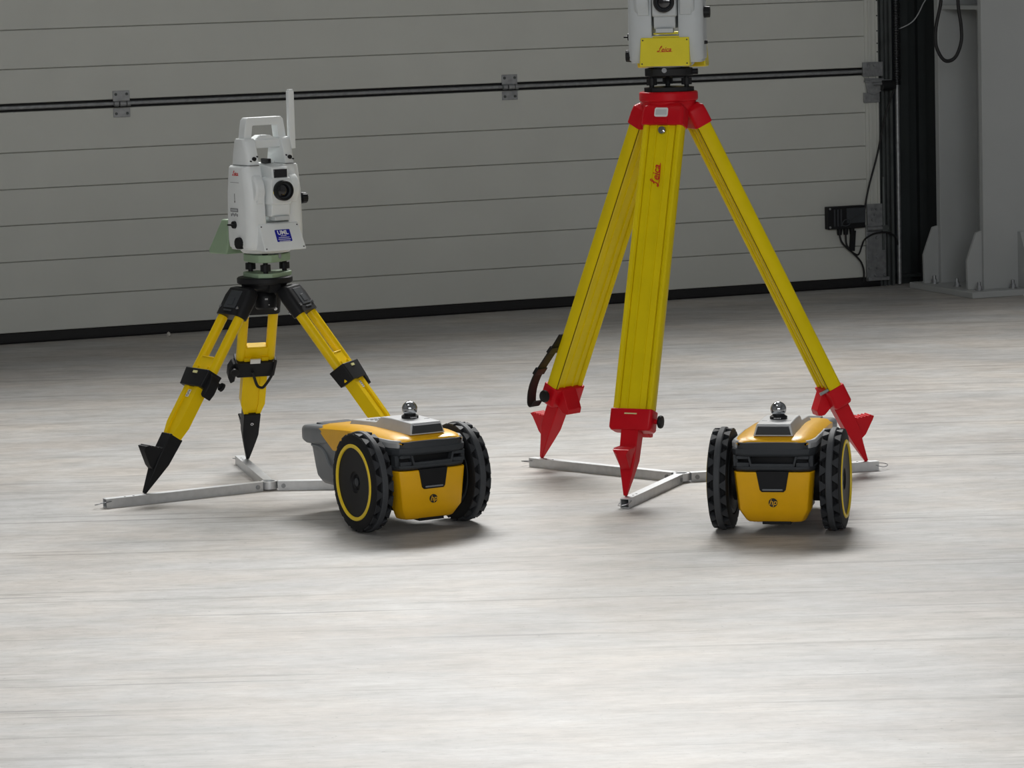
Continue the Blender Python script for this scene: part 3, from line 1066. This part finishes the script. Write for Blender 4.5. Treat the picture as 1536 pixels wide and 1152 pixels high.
# ------------------------------------------------------------------ total stations
def station(loc, rz, label, m_cover, m_key, m_shell, sticker, wo):
    kx = wo / 0.0905
    root = empty('total_station', loc, rz)
    tag(root, label, 'total station', 'robotic total stations on tripods')
    b = MB()
    b.lathe([(0.030, 0.0), (0.055, 0.001), (0.062, 0.007), (0.062, 0.014), (0.02, 0.014)], seg=36)
    b.prism(rrect(wo - 0.004, 0.052, 0.02), 'z', 0.011, 0.026)
    b.box((0, 0.0, 0.047), (0.076, 0.116, 0.055))
    bo = b.build('base', m_shell, root, bevel=0.002)
    # side standards: rounded slabs
    for s in (-1, 1):
        def sec(x, k, dz=0.0):
            prof = [(-0.060, 0.014), (-0.066, 0.030), (-0.0675, 0.085), (-0.063, 0.150), (-0.052, 0.195), (-0.046, 0.212), (0.046, 0.212), (0.052, 0.195), (0.063, 0.150), (0.0675, 0.085), (0.066, 0.030), (0.060, 0.014)]
            zc_ = 0.11
            return [(s * x, y * k * 0.88, zc_ + (z_ - zc_) * (1 - (1 - k) * 0.15)) for y, z_ in prof]
        b = MB()
        b.loft([sec(0.031, 0.985), sec(0.034, 1.0), sec(0.066 * kx, 1.0), sec(0.080 * kx, 0.93), sec(0.088 * kx, 0.78), sec(0.0905 * kx, 0.62)])
        sd = b.build('standard', m_shell, root, bevel=0.0015, smooth=50)
        # upper bracket carrying the handle
        b = MB()
        def sec2(x, k):
            prof = [(-0.0455, 0.213), (-0.040, 0.240), (-0.030, 0.268), (-0.022, 0.275), (0.022, 0.275), (0.030, 0.268), (0.040, 0.240), (0.0455, 0.213)]
            return [(s * x, y * k, z_) for y, z_ in prof]
        b.loft([sec2(0.036, 0.95), sec2(0.062 * kx, 0.95), sec2(0.073 * kx, 0.82), sec2(0.077 * kx, 0.62)])
        b.build('upper_bracket', m_shell, sd, bevel=0.0012, smooth=50)
        # seam line between the two
        b = MB()
        b.prism([(-0.0462, 0.2118), (0.0462, 0.2118), (0.0462, 0.2132), (-0.0462, 0.2132)], 'x', s * 0.037, s * 0.072 * kx)
        b.build('seam', M['ink_grey'], sd, smooth=0)
        # rounded bearing cover bulging forward
        b = MB()
        b.lathe([(0.034, s * 0.036), (0.037, s * 0.039), (0.037, s * 0.066 * kx), (0.033, s * 0.071 * kx), (0.01, s * 0.072 * kx)], (0, -0.033, 0.155), 'x', 32)
        b.prism([(-0.070, 0.155), (-0.062, 0.122), (-0.02, 0.118), (-0.02, 0.155)], 'x', s * 0.0365, s * 0.064 * kx)
        b.build('bearing_cover', m_shell, sd, bevel=0.001)
        # guide light with its two screws
        b = MB()
        b.cyl((s * 0.049, -0.041, 0.228), (s * 0.049, -0.046, 0.2275), 0.0048, seg=14)
        b.cyl((s * 0.040, -0.041, 0.233), (s * 0.040, -0.0445, 0.2325), 0.0018, seg=8)
        b.cyl((s * 0.058, -0.041, 0.223), (s * 0.058, -0.0455, 0.2225), 0.0018, seg=8)
        b.build('guide_light', M['plastic_black'], sd)
    # horizontal and vertical drive knobs
    def knob(p, s, r, l):
        q = MB()
        n = 28
        pr = [(p[1] + (r if j % 2 else r * 0.93) * math.cos(2 * PI * j / n), p[2] + (r if j % 2 else r * 0.93) * math.sin(2 * PI * j / n)) for j in range(n)]
        q.prism(pr, 'x', s * (p[0] + 0.004), s * (p[0] + 0.004 + l), 0.93, (p[1], p[2]))
        q.cyl((s * (p[0] - 0.02), p[1], p[2]), (s * (p[0] + 0.005), p[1], p[2]), r * 0.7, seg=18)
        q.build('drive_knob', M['plastic_black'], root, bevel=0.0008)
    knob((0.080 * kx, -0.012 if sticker else -0.03, 0.028), -1, 0.0150, 0.014)
    knob((0.087 * kx + (0.010 if sticker else 0), -0.022, 0.126), 1, 0.0140, 0.014)
    q = MB()
    q.cyl((-0.084 * kx, 0.010, 0.071), (-0.098 * kx, 0.010, 0.071), 0.0095, 0.0085, seg=18)
    q.box((-0.101 * kx, 0.012, 0.071), (0.012, 0.020, 0.004))
    q.build('side_switch', M['plastic_black'], root, bevel=0.0005)
    q = MB()
    q.cyl((0.082 * kx, -0.02, 0.056), (0.098 * kx, -0.02, 0.056), 0.006, 0.004, seg=12)
    q.build('side_plug', M['plastic_black'], root)
    # telescope
    b = MB()
    b.loft([[(x, -0.070, z_) for x, z_ in rrect(0.0265, 0.030, 0.006, cy=0.151)], [(x, -0.064, z_) for x, z_ in rrect(0.0285, 0.033, 0.006, cy=0.150)], [(x, 0.055, z_) for x, z_ in rrect(0.0285, 0.033, 0.006, cy=0.150)], [(x, 0.066, z_) for x, z_ in rrect(0.022, 0.026, 0.006, cy=0.148)]])
    te = b.build('telescope', m_shell, root, bevel=0.001)
    te.location.y = -0.012 if sticker else 0.0
    b = MB()
    b.prism([(-0.062, 0.178), (-0.066, 0.182), (-0.064, 0.207), (0.010, 0.216), (0.056, 0.214), (0.060, 0.178)], 'x', -0.0215, 0.0235)
    b.build('telescope_hood', m_shell, te, bevel=0.002)
    b = MB()
    b.box((0.001, -0.0655, 0.1925), (0.036, 0.004, 0.020))
    b.build('sensor_window', M['lens'], te, bevel=0.001)
    b = MB()
    b.prism([(-0.060, 0.090), (-0.064, 0.094), (-0.066, 0.118), (0.05, 0.118), (0.05, 0.090)], 'x', -0.025, 0.025)
    b.build('telescope_chin', m_shell, te, bevel=0.002)
    b = MB()
    b.box((0, -0.055, 0.086), (0.040, 0.03, 0.010))
    b.build('chin_base', M['station_grey'], te, bevel=0.001)  # grey block under the telescope chin
    b = MB()
    b.lathe([(0.0165, -0.069), (0.0235, -0.069), (0.0240, -0.073), (0.0240, -0.085), (0.0225, -0.0875), (0.0195, -0.0875), (0.0180, -0.078), (0.0165, -0.077)], (0.001, 0, 0.152), 'y', 40, closed=True)
    le = b.build('lens_barrel', M['plastic_black'], te)
    b = MB()
    b.lathe([(0.0001, -0.0785), (0.006, -0.0783), (0.012, -0.0775), (0.0172, -0.0755), (0.0172, -0.070), (0.0001, -0.070)], (0.001, 0, 0.152), 'y', 36)
    b.build('lens', M['lens'], te)
    b = MB()
    b.lathe([(0.0155, -0.0775), (0.0175, -0.0785), (0.0185, -0.0825), (0.0170, -0.0800)], (0.001, 0, 0.152), 'y', 36, closed=True)
    b.build('lens_ring', M['plastic_dark'], te)
    # open sight on top
    b = MB()
    b.box((-0.006, -0.012, 0.2205), (0.009, 0.034, 0.011))
    b.build('sight', M['plastic_black'], te, bevel=0.001)
    b = MB()
    b.ball((0.012, -0.010, 0.2185), 0.0055, 12, 8)
    b.build('sight_knob', M['white'], te)
    b = MB()
    b.box((-0.017, -0.0712, 0.148), (0.012, 0.0006, 0.006))
    b.build('laser_label', M['cover_yellow'], te, smooth=0) if sticker else b.bm.free()
    # carrying handle
    b = MB()
    b.box((0, 0, 0.2615), (0.118, 0.040, 0.021))
    hb = b.build('handle', m_shell, root, bevel=0.003)
    b = MB()
    outl = [(-0.058, 0.270), (-0.055, 0.296), (-0.051, 0.318), (-0.045, 0.324), (0.045, 0.324), (0.051, 0.318), (0.055, 0.296), (0.058, 0.270)]
    innr = [(-0.038, 0.270), (-0.036, 0.286), (-0.034, 0.303), (-0.032, 0.305), (0.032, 0.305), (0.034, 0.303), (0.036, 0.286), (0.038, 0.270)]
    n = len(outl)
    fr = [[(p[0], y, p[1]) for p in src] for y, src in ((-0.014, outl), (0.014, outl), (0.014, innr), (-0.014, innr))]
    vr = [[b.v(p) for p in r_] for r_ in fr]
    for j in range(4):
        a_, b_ = vr[j], vr[(j + 1) % 4]
        for i_ in range(n - 1):
            b.face((a_[i_], a_[i_ + 1], b_[i_ + 1], b_[i_]))
    b.face([v_[0] for v_ in vr])
    b.face([v_[-1] for v_ in vr])
    b.build('grip', m_shell, hb, bevel=0.003)
    b = MB()
    b.prism([(-0.030, 0.271), (-0.012, 0.281), (0.012, 0.281), (0.034, 0.271)], 'y', -0.016, 0.016)
    b.build('handle_plate', m_shell, hb, bevel=0.001)
    # aerial
    b = MB()
    b.prism(rrect(0.0078, 0.0064, 0.0015, cx=0.0690, cy=-0.020), 'z', 0.246, 0.383)
    b.prism(rrect(0.0058, 0.0048, 0.0015, cx=0.0690, cy=-0.020), 'z', 0.382, 0.387)
    b.build('aerial', M['white'], root, bevel=0.001)
    # sloping front cover with four screws
    b = MB()
    fr0, fr1 = (-0.094, -0.062) if sticker else (-0.082, -0.064)
    c0, c1 = (0.057, 0.054) if sticker else (0.0585, 0.0565)
    cz0, cz1 = (0.010, 0.073) if sticker else (0.004, 0.070)
    b.loft([[(x, y, cz0) for x, y in ((-c0, fr0), (c0, fr0), (c0, -0.035), (-c0, -0.035))], [(x, y, cz1) for x, y in ((-c1, fr1), (c1, fr1), (c1, -0.035), (-c1, -0.035))]])
    co_ = b.build('front_cover', m_cover, root, bevel=0.002)
    sl = math.atan2(fr1 - fr0, cz1 - cz0)
    def onc(x, z_, off):
        y = fr0 + (fr1 - fr0) * (z_ - cz0) / (cz1 - cz0)
        return Vector((x, y - off * math.cos(sl), z_ + off * math.sin(sl)))
    for x, z_ in ((-c0 + 0.006, cz0 + 0.006), (c0 - 0.006, cz0 + 0.006), (-c1 + 0.005, cz1 - 0.006), (c1 - 0.005, cz1 - 0.006)):
        q = MB()
        q.cyl(onc(x, z_, -0.0005), onc(x, z_, 0.0008), 0.0018, seg=8)
        q.build('screw', M['ink_black'], co_)
    Mc = lambda x, z_, off: basis((1, 0, 0), (0, math.sin(sl), math.cos(sl)), (0, -math.cos(sl), math.sin(sl)), onc(x, z_, off))
    if sticker:
        q = MB(Mc(0.004, 0.044, 0.0))
        q.prism(rrect(0.0205, 0.0155, 0.002), 'z', 0.0002, 0.0008)
        q.build('sticker', M['blue'], co_)
        lettering('sticker_lettering', 'UML', 0.0150, M['ink_white'], co_, Mc(0.004, 0.0505, 0.0010), bold=0.0004)
        for k, w in enumerate((0.016, 0.030, 0.034, 0.030)):
            q = MB(Mc(0.004, 0.0435 - k * 0.0040, 0.0009))
            nn = max(4, int(w / 0.0035))
            for j in range(nn):
                q.box(((j + 0.5) / nn * w - w / 2, 0, 0), (w / nn * 0.72, 0.0017, 0.0003))
            q.build('sticker_print', M['ink_white'], co_, smooth=0)
    else:
        script_logo('logo', 0.0150, M['ink_red'], co_, Mc(0.003, 0.042, 0.0006))
        q = MB()
        q.box((0.004, -0.050, 0.0785), (0.062, 0.012, 0.0035))
        q.box((0.004, -0.052, 0.0715), (0.066, 0.014, 0.0035))
        q.build('cover_lip', m_cover, co_, bevel=0.001)
    # rear keyboard unit: a sloping wedge behind the base
    b = MB()
    b.prism([(0.058, 0.020), (0.070, -0.004), (0.150, -0.006), (0.156, 0.002), (0.086, 0.080), (0.058, 0.080)], 'x', -0.071, 0.071)
    for v_ in b.bm.verts:
        v_.co.x *= 1.0 if sticker else 1.14
    b.build('keyboard_unit', m_key, root, bevel=0.003)
    # marks on the left flank: logo, line, scale and type plate
    if sticker:
        Ml = lambda y, z_, x=-wo: basis((0, -1, 0), (0, 0, 1), (-1, 0, 0), (x, y, z_))
        script_logo('logo', 0.0125, M['ink_red'], root, Ml(-0.004, 0.193, -wo - 0.0003))
        q = MB(Ml(0.004, 0.172, -wo - 0.0003))
        q.box((0, 0, 0), (0.040, 0.0009, 0.0004))
        q.build('seam_line', M['ink_grey'], root, smooth=0)
        q = MB(Ml(0.006, 0.135, -wo - 0.0005))
        q.box((0, 0, 0), (0.0012, 0.021, 0.0004))
        q.box((0, -0.009, 0), (0.003, 0.004, 0.0004))
        q.build('height_mark', M['ink_black'], root, smooth=0)
        q = MB(Ml(0.010, 0.106, -wo - 0.0005))
        q.box((0, 0, 0), (0.036, 0.0085, 0.0004))
        q.build('type_plate', M['ink_grey'], root, smooth=0)
        q = MB(Ml(0.010, 0.106, -wo - 0.0009))
        for j in range(6):
            q.box((-0.0125 + j * 0.005, 0, 0), (0.0032, 0.0045, 0.0003))
        q.build('plate_print', M['station_grey'], root, smooth=0)
        q = MB(Ml(0.010, 0.095, -wo - 0.0005))
        for j in range(5):
            q.box((-0.014 + j * 0.007, 0.001 if j % 2 else -0.001, 0), (0.004, 0.006, 0.0004))
        q.build('warning_marks', M['ink_grey'], root, smooth=0)
    return root


station((HL[0] + 0.006, HL[1], SZ + 0.057), R(34), 'white total station with blue sticker, green rear panel and upright aerial', M['white'], M['green'], M['white'], True, 0.0775)
station((HR[0] + 0.001, HR[1], TZ + 0.057), R(-8.8), 'grey total station with yellow front cover, cut off by the photo top', M['cover_yellow'], M['cover_yellow'], M['station_grey'], False, 0.0880)


# ------------------------------------------------------------------ layout robots
def make_robot(loc, rz):
    root = empty('layout_robot', loc, rz)
    RW = 0.1125
    # chassis
    b = MB()
    b.loft([[(x, y, z_) for x, y in rrect(0.068 - k, 0.075 - k, 0.015, cy=-0.005)] for z_, k in ((0.045, 0.004), (0.05, 0), (0.19, 0))])
    b.cyl((-0.10, 0, RW), (0.10, 0, RW), 0.020, seg=16)
    b.cyl((-0.098, 0, RW), (-0.06, 0, RW), 0.048, seg=24)
    b.cyl((0.098, 0, RW), (0.06, 0, RW), 0.048, seg=24)
    b.build('chassis', M['plastic_black'], root)
    # rear shell of grey plastic: loft along the length
    def sect(y, wt, wb_, zt, zb_):
        r = 0.010
        return [(-wb_ + r, y, zb_), (wb_ - r, y, zb_), (wb_, y, zb_ + r), ((wt + wb_) / 2, y, zb_ + (zt - zb_) * 0.55), (wt, y, zt - 0.012), (wt - 0.004, y, zt),
                (-wt + 0.004, y, zt), (-wt, y, zt - 0.012), (-(wt + wb_) / 2, y, zb_ + (zt - zb_) * 0.55), (-wb_, y, zb_ + r)]
    b = MB()
    b.loft([sect(-0.060, 0.086, 0.070, 0.199, 0.060), sect(0.10, 0.084, 0.068, 0.199, 0.058), sect(0.255, 0.076, 0.062, 0.192, 0.062), sect(0.345, 0.068, 0.056, 0.184, 0.060), sect(0.368, 0.066, 0.054, 0.180, 0.068), sect(0.386, 0.062, 0.050, 0.176, 0.090)])
    sh = b.build('rear_shell', M['shell_grey'], root, bevel=0.003)
    # S-shaped moulded crease on each flank
    for s in (-1, 1):
        q = MB()
        q.tube(catmull([(s * 0.0660, 0.368, 0.150), (s * 0.0675, 0.322, 0.149), (s * 0.0690, 0.295, 0.138), (s * 0.0715, 0.267, 0.114), (s * 0.0725, 0.235, 0.106), (s * 0.0750, 0.12, 0.106)], 5), 0.0035, 6)
        q.build('flank_crease', M['shell_grey'], sh)
    # grab lip across the tail
    b = MB()
    lip = []
    for (y, w, z0, z1) in ((0.275, 0.0755, 0.160, 0.201), (0.340, 0.0765, 0.153, 0.197), (0.390, 0.0745, 0.151, 0.193), (0.412, 0.0695, 0.153, 0.191), (0.424, 0.058, 0.160, 0.185)):
        zc_, hz = (z0 + z1) / 2, (z1 - z0) / 2
        lip.append([(x, y, z_) for x, z_ in rrect(w, hz, hz * 0.55, cy=zc_)])
    b.loft(lip)
    lp_ = b.build('tail_grip', M['shell_grey'], root, bevel=0.001)
    b = MB()
    b.prism(rrect(0.042, 0.018, 0.008, cy=0.378), 'z', 0.188, 0.1963)
    b.build('grip_opening', M['plastic_dark'], lp_, bevel=0.001)
    # amber deck shell with side aprons
    def deck(y, w, zt, zb_):
        return [(-w, y, zb_), (-w + 0.001, y, zt - 0.010), (-w + 0.013, y, zt - 0.002), (-w + 0.03, y, zt), (w - 0.03, y, zt), (w - 0.013, y, zt - 0.002), (w - 0.001, y, zt - 0.010), (w, y, zb_)]
    b = MB()
    b.loft([deck(-0.101, 0.074, 0.2095, 0.203), deck(-0.094, 0.080, 0.2125, 0.203), deck(-0.075, 0.0855, 0.2155, 0.203), deck(-0.04, 0.0865, 0.218, 0.203), deck(0.06, 0.0865, 0.219, 0.200), deck(0.13, 0.086, 0.217, 0.180),
            deck(0.18, 0.0840, 0.214, 0.155), deck(0.230, 0.0805, 0.210, 0.152), deck(0.280, 0.0775, 0.206, 0.174), deck(0.312, 0.0755, 0.203, 0.190)])
    b.build('deck_shell', M['robot_yellow'], root, bevel=0.0015, smooth=40)
    # pale rim under the deck edge, along the sides
    b = MB()
    rim = lambda w, y0: [(-w, 0.10), (-w, y0 + 0.034), (-w + 0.010, y0 + 0.010), (-w + 0.035, y0), (w - 0.035, y0), (w - 0.010, y0 + 0.010), (w, y0 + 0.034), (w, 0.10)]
    b.loft([[(x, y, 0.192) for x, y in rim(0.0915, -0.102)], [(x, y, 0.203) for x, y in rim(0.0920, -0.1025)], [(x, y, 0.2085) for x, y in rim(0.0885, -0.100)]])
    b.build('deck_rim', M['trim_grey'], root, bevel=0.001)
    # charcoal bumper: brow, lower lip, cheeks round a dark handhold
    b = MB()
    bw = lambda w, y0, y1=0.045: [(-w, y1), (-w, y0 + 0.028), (-w + 0.010, y0 + 0.008), (-w + 0.030, y0), (w - 0.030, y0), (w - 0.010, y0 + 0.008), (w, y0 + 0.028), (w, y1)]
    b.loft([[(x, y, 0.174) for x, y in bw(0.0885, -0.100)], [(x, y, 0.180) for x, y in bw(0.0895, -0.108)], [(x, y, 0.192) for x, y in bw(0.0900, -0.109)]])
    # raised front band of the brow
    fb = [(-0.080, -0.088), (-0.074, -0.099), (-0.058, -0.1075), (0.058, -0.1075), (0.074, -0.099), (0.080, -0.088)]
    b.prism(fb, 'z', 0.178, 0.2055)
    bu = b.build('bumper', M['plastic_dark'], root, bevel=0.002)
    b = MB()
    b.loft([[(x, y, 0.1415) for x, y in bw(0.0880, -0.096)], [(x, y, 0.147) for x, y in bw(0.0890, -0.104)], [(x, y, 0.153) for x, y in bw(0.0893, -0.105)]])
    b.build('bumper_lip', M['plastic_dark'], bu, bevel=0.0015)
    b = MB()
    b.loft([[(x, y, 0.1525) for x, y in bw(0.0868, -0.086)], [(x, y, 0.176) for x, y in bw(0.0875, -0.087)]])
    b.build('bumper_recess', M['plastic_black'], bu)
    b = MB()
    for s in (-1, 1):
        b.prism([(s * 0.043, 0.1525), (s * 0.048, 0.1525), (s * 0.054, 0.1755), (s * 0.049, 0.1755)], 'y', -0.1035, -0.086)
        b.box((s * 0.0645, -0.093, 0.1725), (0.028, 0.014, 0.007))
        b.box((s * 0.0645, -0.093, 0.1570), (0.028, 0.014, 0.009))
        b.box((s * 0.0815, -0.079, 0.164), (0.010, 0.022, 0.024))
    b.box((0, -0.0955, 0.1560), (0.090, 0.016, 0.007))
    b.build('handhold_frame', M['plastic_dark'], bu, bevel=0.001)
    # amber front battery cover
    b = MB()
    fr = lambda w, y0, y1: [(-w, y1), (-w, y0 + 0.020), (-w + 0.006, y0 + 0.005), (-w + 0.018, y0), (w - 0.018, y0), (w - 0.006, y0 + 0.005), (w, y0 + 0.020), (w, y1)]
    b.loft([[(x, y, 0.0295) for x, y in fr(0.062, -0.078, -0.040)], [(x, y, 0.033) for x, y in fr(0.065, -0.084, -0.040)], [(x, y, 0.058) for x, y in fr(0.0785, -0.099, -0.050)], [(x, y, 0.1410) for x, y in fr(0.0870, -0.102, -0.060)]])
    fc = b.build('front_cover', M['robot_yellow'], root, bevel=0.002)
    b = MB()
    b.prism([(-0.0355, 0.1430), (0.0355, 0.1430), (0.028, 0.103), (0.024, 0.0985), (-0.024, 0.0985), (-0.028, 0.103)], 'y', -0.1050, -0.097)
    la = b.build('latch', M['plastic_black'], root, bevel=0.0012)
    b = MB()
    b.box((0, -0.1062, 0.1035), (0.044, 0.003, 0.0035))
    b.build('latch_edge', M['shell_grey'], la, bevel=0.001)
    b = MB()
    b.lathe([(0.0001, -0.1022), (0.0095, -0.1022), (0.0095, -0.098), (0.0001, -0.098)], (0.0, 0.0004, 0.075), 'y', 32)
    b.build('badge', M['ink_black'], fc)
    lettering('badge_lettering', 'hp', 0.0170, M['robot_yellow'], fc, at_front(-0.0003, -0.1021, 0.0755), shear=0.3)
    b = MB()
    b.box((0.004, -0.066, 0.028), (0.062, 0.03, 0.007))
    b.build('bottom_tab', M['plastic_black'], root, bevel=0.001)
    # raised grey sensor module on the deck
    b = MB()
    b.loft([[(-0.0435, -0.082, 0.2165), (0.0435, -0.082, 0.2165), (0.0365, -0.074, 0.2420), (-0.0365, -0.074, 0.2420)],
            [(-0.0435, 0.02, 0.216), (0.0435, 0.02, 0.216), (0.0365, 0.02, 0.2440), (-0.0365, 0.02, 0.2440)],
            [(-0.0430, 0.075, 0.215), (0.0430, 0.075, 0.215), (0.0360, 0.070, 0.2420), (-0.0360, 0.070, 0.2420)],
            [(-0.0425, 0.095, 0.214), (0.0425, 0.095, 0.214), (0.0370, 0.093, 0.2285), (-0.0370, 0.093, 0.2285)],
            [(-0.0400, 0.226, 0.2075), (0.0400, 0.226, 0.2075), (0.0345, 0.219, 0.2205), (-0.0345, 0.219, 0.2205)]])
    mo = b.build('sensor_module', M['module_grey'], root, bevel=0.0015, smooth=20)
    b = MB()
    b.prism([(-0.0385, 0.2195), (0.0385, 0.2195), (0.0330, 0.2375), (-0.0330, 0.2375)], 'y', -0.0830, -0.072)
    b.build('module_window', M['plastic_dark'], mo, bevel=0.0005)
    b = MB()
    for s in (-1, 1):
        b.box((s * 0.026, -0.03, 0.2431), (0.012, 0.003, 0.0006))
    for k in range(3):
        for j in range(5):
            b.box((-0.020 + j * 0.010, 0.125 + k * 0.022, 0.2272 - k * 0.0013), (0.007, 0.006, 0.0006))
    b.build('module_print', M['ink_grey'], mo, smooth=0)
    # reflecting prism ball
    b = MB()
    b.lathe([(0.017, 0.2430), (0.0190, 0.2440), (0.0190, 0.2490), (0.0165, 0.2505), (0.0150, 0.2515), (0.012, 0.2525)], seg=28)
    pb = b.build('prism_base', M['plastic_black'], root, bevel=0.0004)
    b = MB()
    for k in range(5):
        a = R(-110 + k * 10)
        b.box((0.0191 * math.cos(a), 0.0191 * math.sin(a), 0.2465), (0.0016, 0.0009, 0.0022), Matrix.Rotation(a, 4, 'Z') @ Matrix.Rotation(PI / 2, 4, 'Z'))
    b.build('base_print', M['ink_white'], pb, smooth=0)
    b = MB()
    b.ball((0, 0, 0.2640), 0.0174, 28, 18)
    b.build('prism_ball', M['prism'], root, smooth=60)
    # wheels: smooth centre rib and two shoulder bands, joined by wedge lugs with pockets between
    def wheel(s):
        T = Matrix.Translation((s * 0.1215, 0, RW)) @ Matrix.Diagonal((s, 1, 1, 1))
        k = RW / 0.111
        w = MB(T)
        w.lathe([(0.079, -0.021), (0.087, -0.022), (0.097 * k, -0.0215), (0.1040 * k, -0.0200), (0.1055 * k, -0.0185), (0.1040 * k, -0.0170), (0.0965 * k, -0.0160),
                 (0.0965 * k, 0.0160), (0.1040 * k, 0.0170), (0.1055 * k, 0.0190), (0.1040 * k, 0.0212), (0.097 * k, 0.0228), (0.088, 0.0240), (0.079, 0.0225)], axis='x', seg=64, closed=True)
        wo = w.build('wheel', M['tire'], root)
        w = MB(T)
        w.lathe([(0.098 * k, -0.0070), (0.1085 * k, -0.0070), (0.1106 * k, -0.0050), (0.111 * k, 0.0), (0.1106 * k, 0.0050), (0.1085 * k, 0.0070), (0.098 * k, 0.0070)], axis='x', seg=64, closed=True)
        w.build('tread_rib', M['tire_rib'], wo)
        nl = 20
        for row in (-1, 1):
            q = MB()
            x0, x1 = row * 0.0066, row * 0.0200
            def quad(r, ain, aout):
                return [(x0, r * math.sin(-ain), r * math.cos(ain)), (x1, r * math.sin(-aout), r * math.cos(aout)), (x1, r * math.sin(aout), r * math.cos(aout)), (x0, r * math.sin(ain), r * math.cos(ain))]
            ai, ao = (0.040, 0.125)
            q.loft([quad(0.0960 * k, ai, ao), quad(0.1050 * k, ai, ao), quad(0.1080 * k, ai * 0.8, ao * 0.9)])
            first = q.build('lug', M['tire_lug'], wo, smooth=0)
            for j in range(nl):
                o = first if j == 0 else bpy.data.objects.new('lug', first.data)
                if j:
                    col.objects.link(o)
                    o.parent = wo
                o.matrix_local = T @ Matrix.Rotation(2 * PI * (j + (0.5 if row > 0 else 0)) / nl, 4, 'X')
        w = MB(T)
        w.lathe([(0.0001, 0.012), (0.016, 0.012), (0.018, 0.016), (0.022, 0.017), (0.024, 0.020), (0.070, 0.0215), (0.077, 0.022), (0.079, 0.018), (0.079, -0.016), (0.070, -0.020), (0.03, -0.018), (0.0001, -0.018)], axis='x', seg=48)
        w.build('hub_disc', M['plastic_black'], wo)
        w = MB(T)
        w.lathe([(0.0770, 0.0205), (0.0775, 0.0252), (0.0790, 0.0260), (0.0840, 0.0258), (0.0855, 0.0240), (0.0855, 0.0205)], axis='x', seg=56, closed=True)
        tag(w.build('rim_ring', M['ring_yellow'], wo), 'yellow ring round the wheel disc')
        w = MB(T)
        w.lathe([(0.0001, 0.0125), (0.0085, 0.0125), (0.0095, 0.0165), (0.0001, 0.0170)], axis='x', seg=20)
        w.build('axle_cap', M['plastic_dark'], wo)
        w = MB(T)
        w.lathe([(0.066, -0.0195), (0.074, -0.0215), (0.076, -0.020), (0.070, -0.017)], axis='x', seg=48, closed=True)
        w.build('inner_ring', M['plastic_dark'], wo)
    wheel(-1)
    wheel(1)
    # small rear castor
    b = MB()
    b.cyl((-0.010, 0.30, 0.030), (0.010, 0.30, 0.030), 0.0298, seg=20)
    ca = b.build('castor', M['tire'], root)
    b = MB()
    b.box((0, 0.30, 0.052), (0.028, 0.022, 0.040))
    b.build('castor_fork', M['plastic_black'], ca)
    return root


rob = make_robot((-0.2285, 7.815, 0), R(29))
tag(rob, 'yellow and grey two-wheeled layout robot in front of the short tripod', 'robot', 'two-wheeled layout robots on the floor')
rob2 = copy_tree(rob)
rob2.location = (0.576, 7.632, 0)
rob2.rotation_euler = (0, 0, R(-13))
tag(rob2, 'yellow and grey two-wheeled layout robot by the tall tripod, facing the camera', 'robot', 'two-wheeled layout robots on the floor')
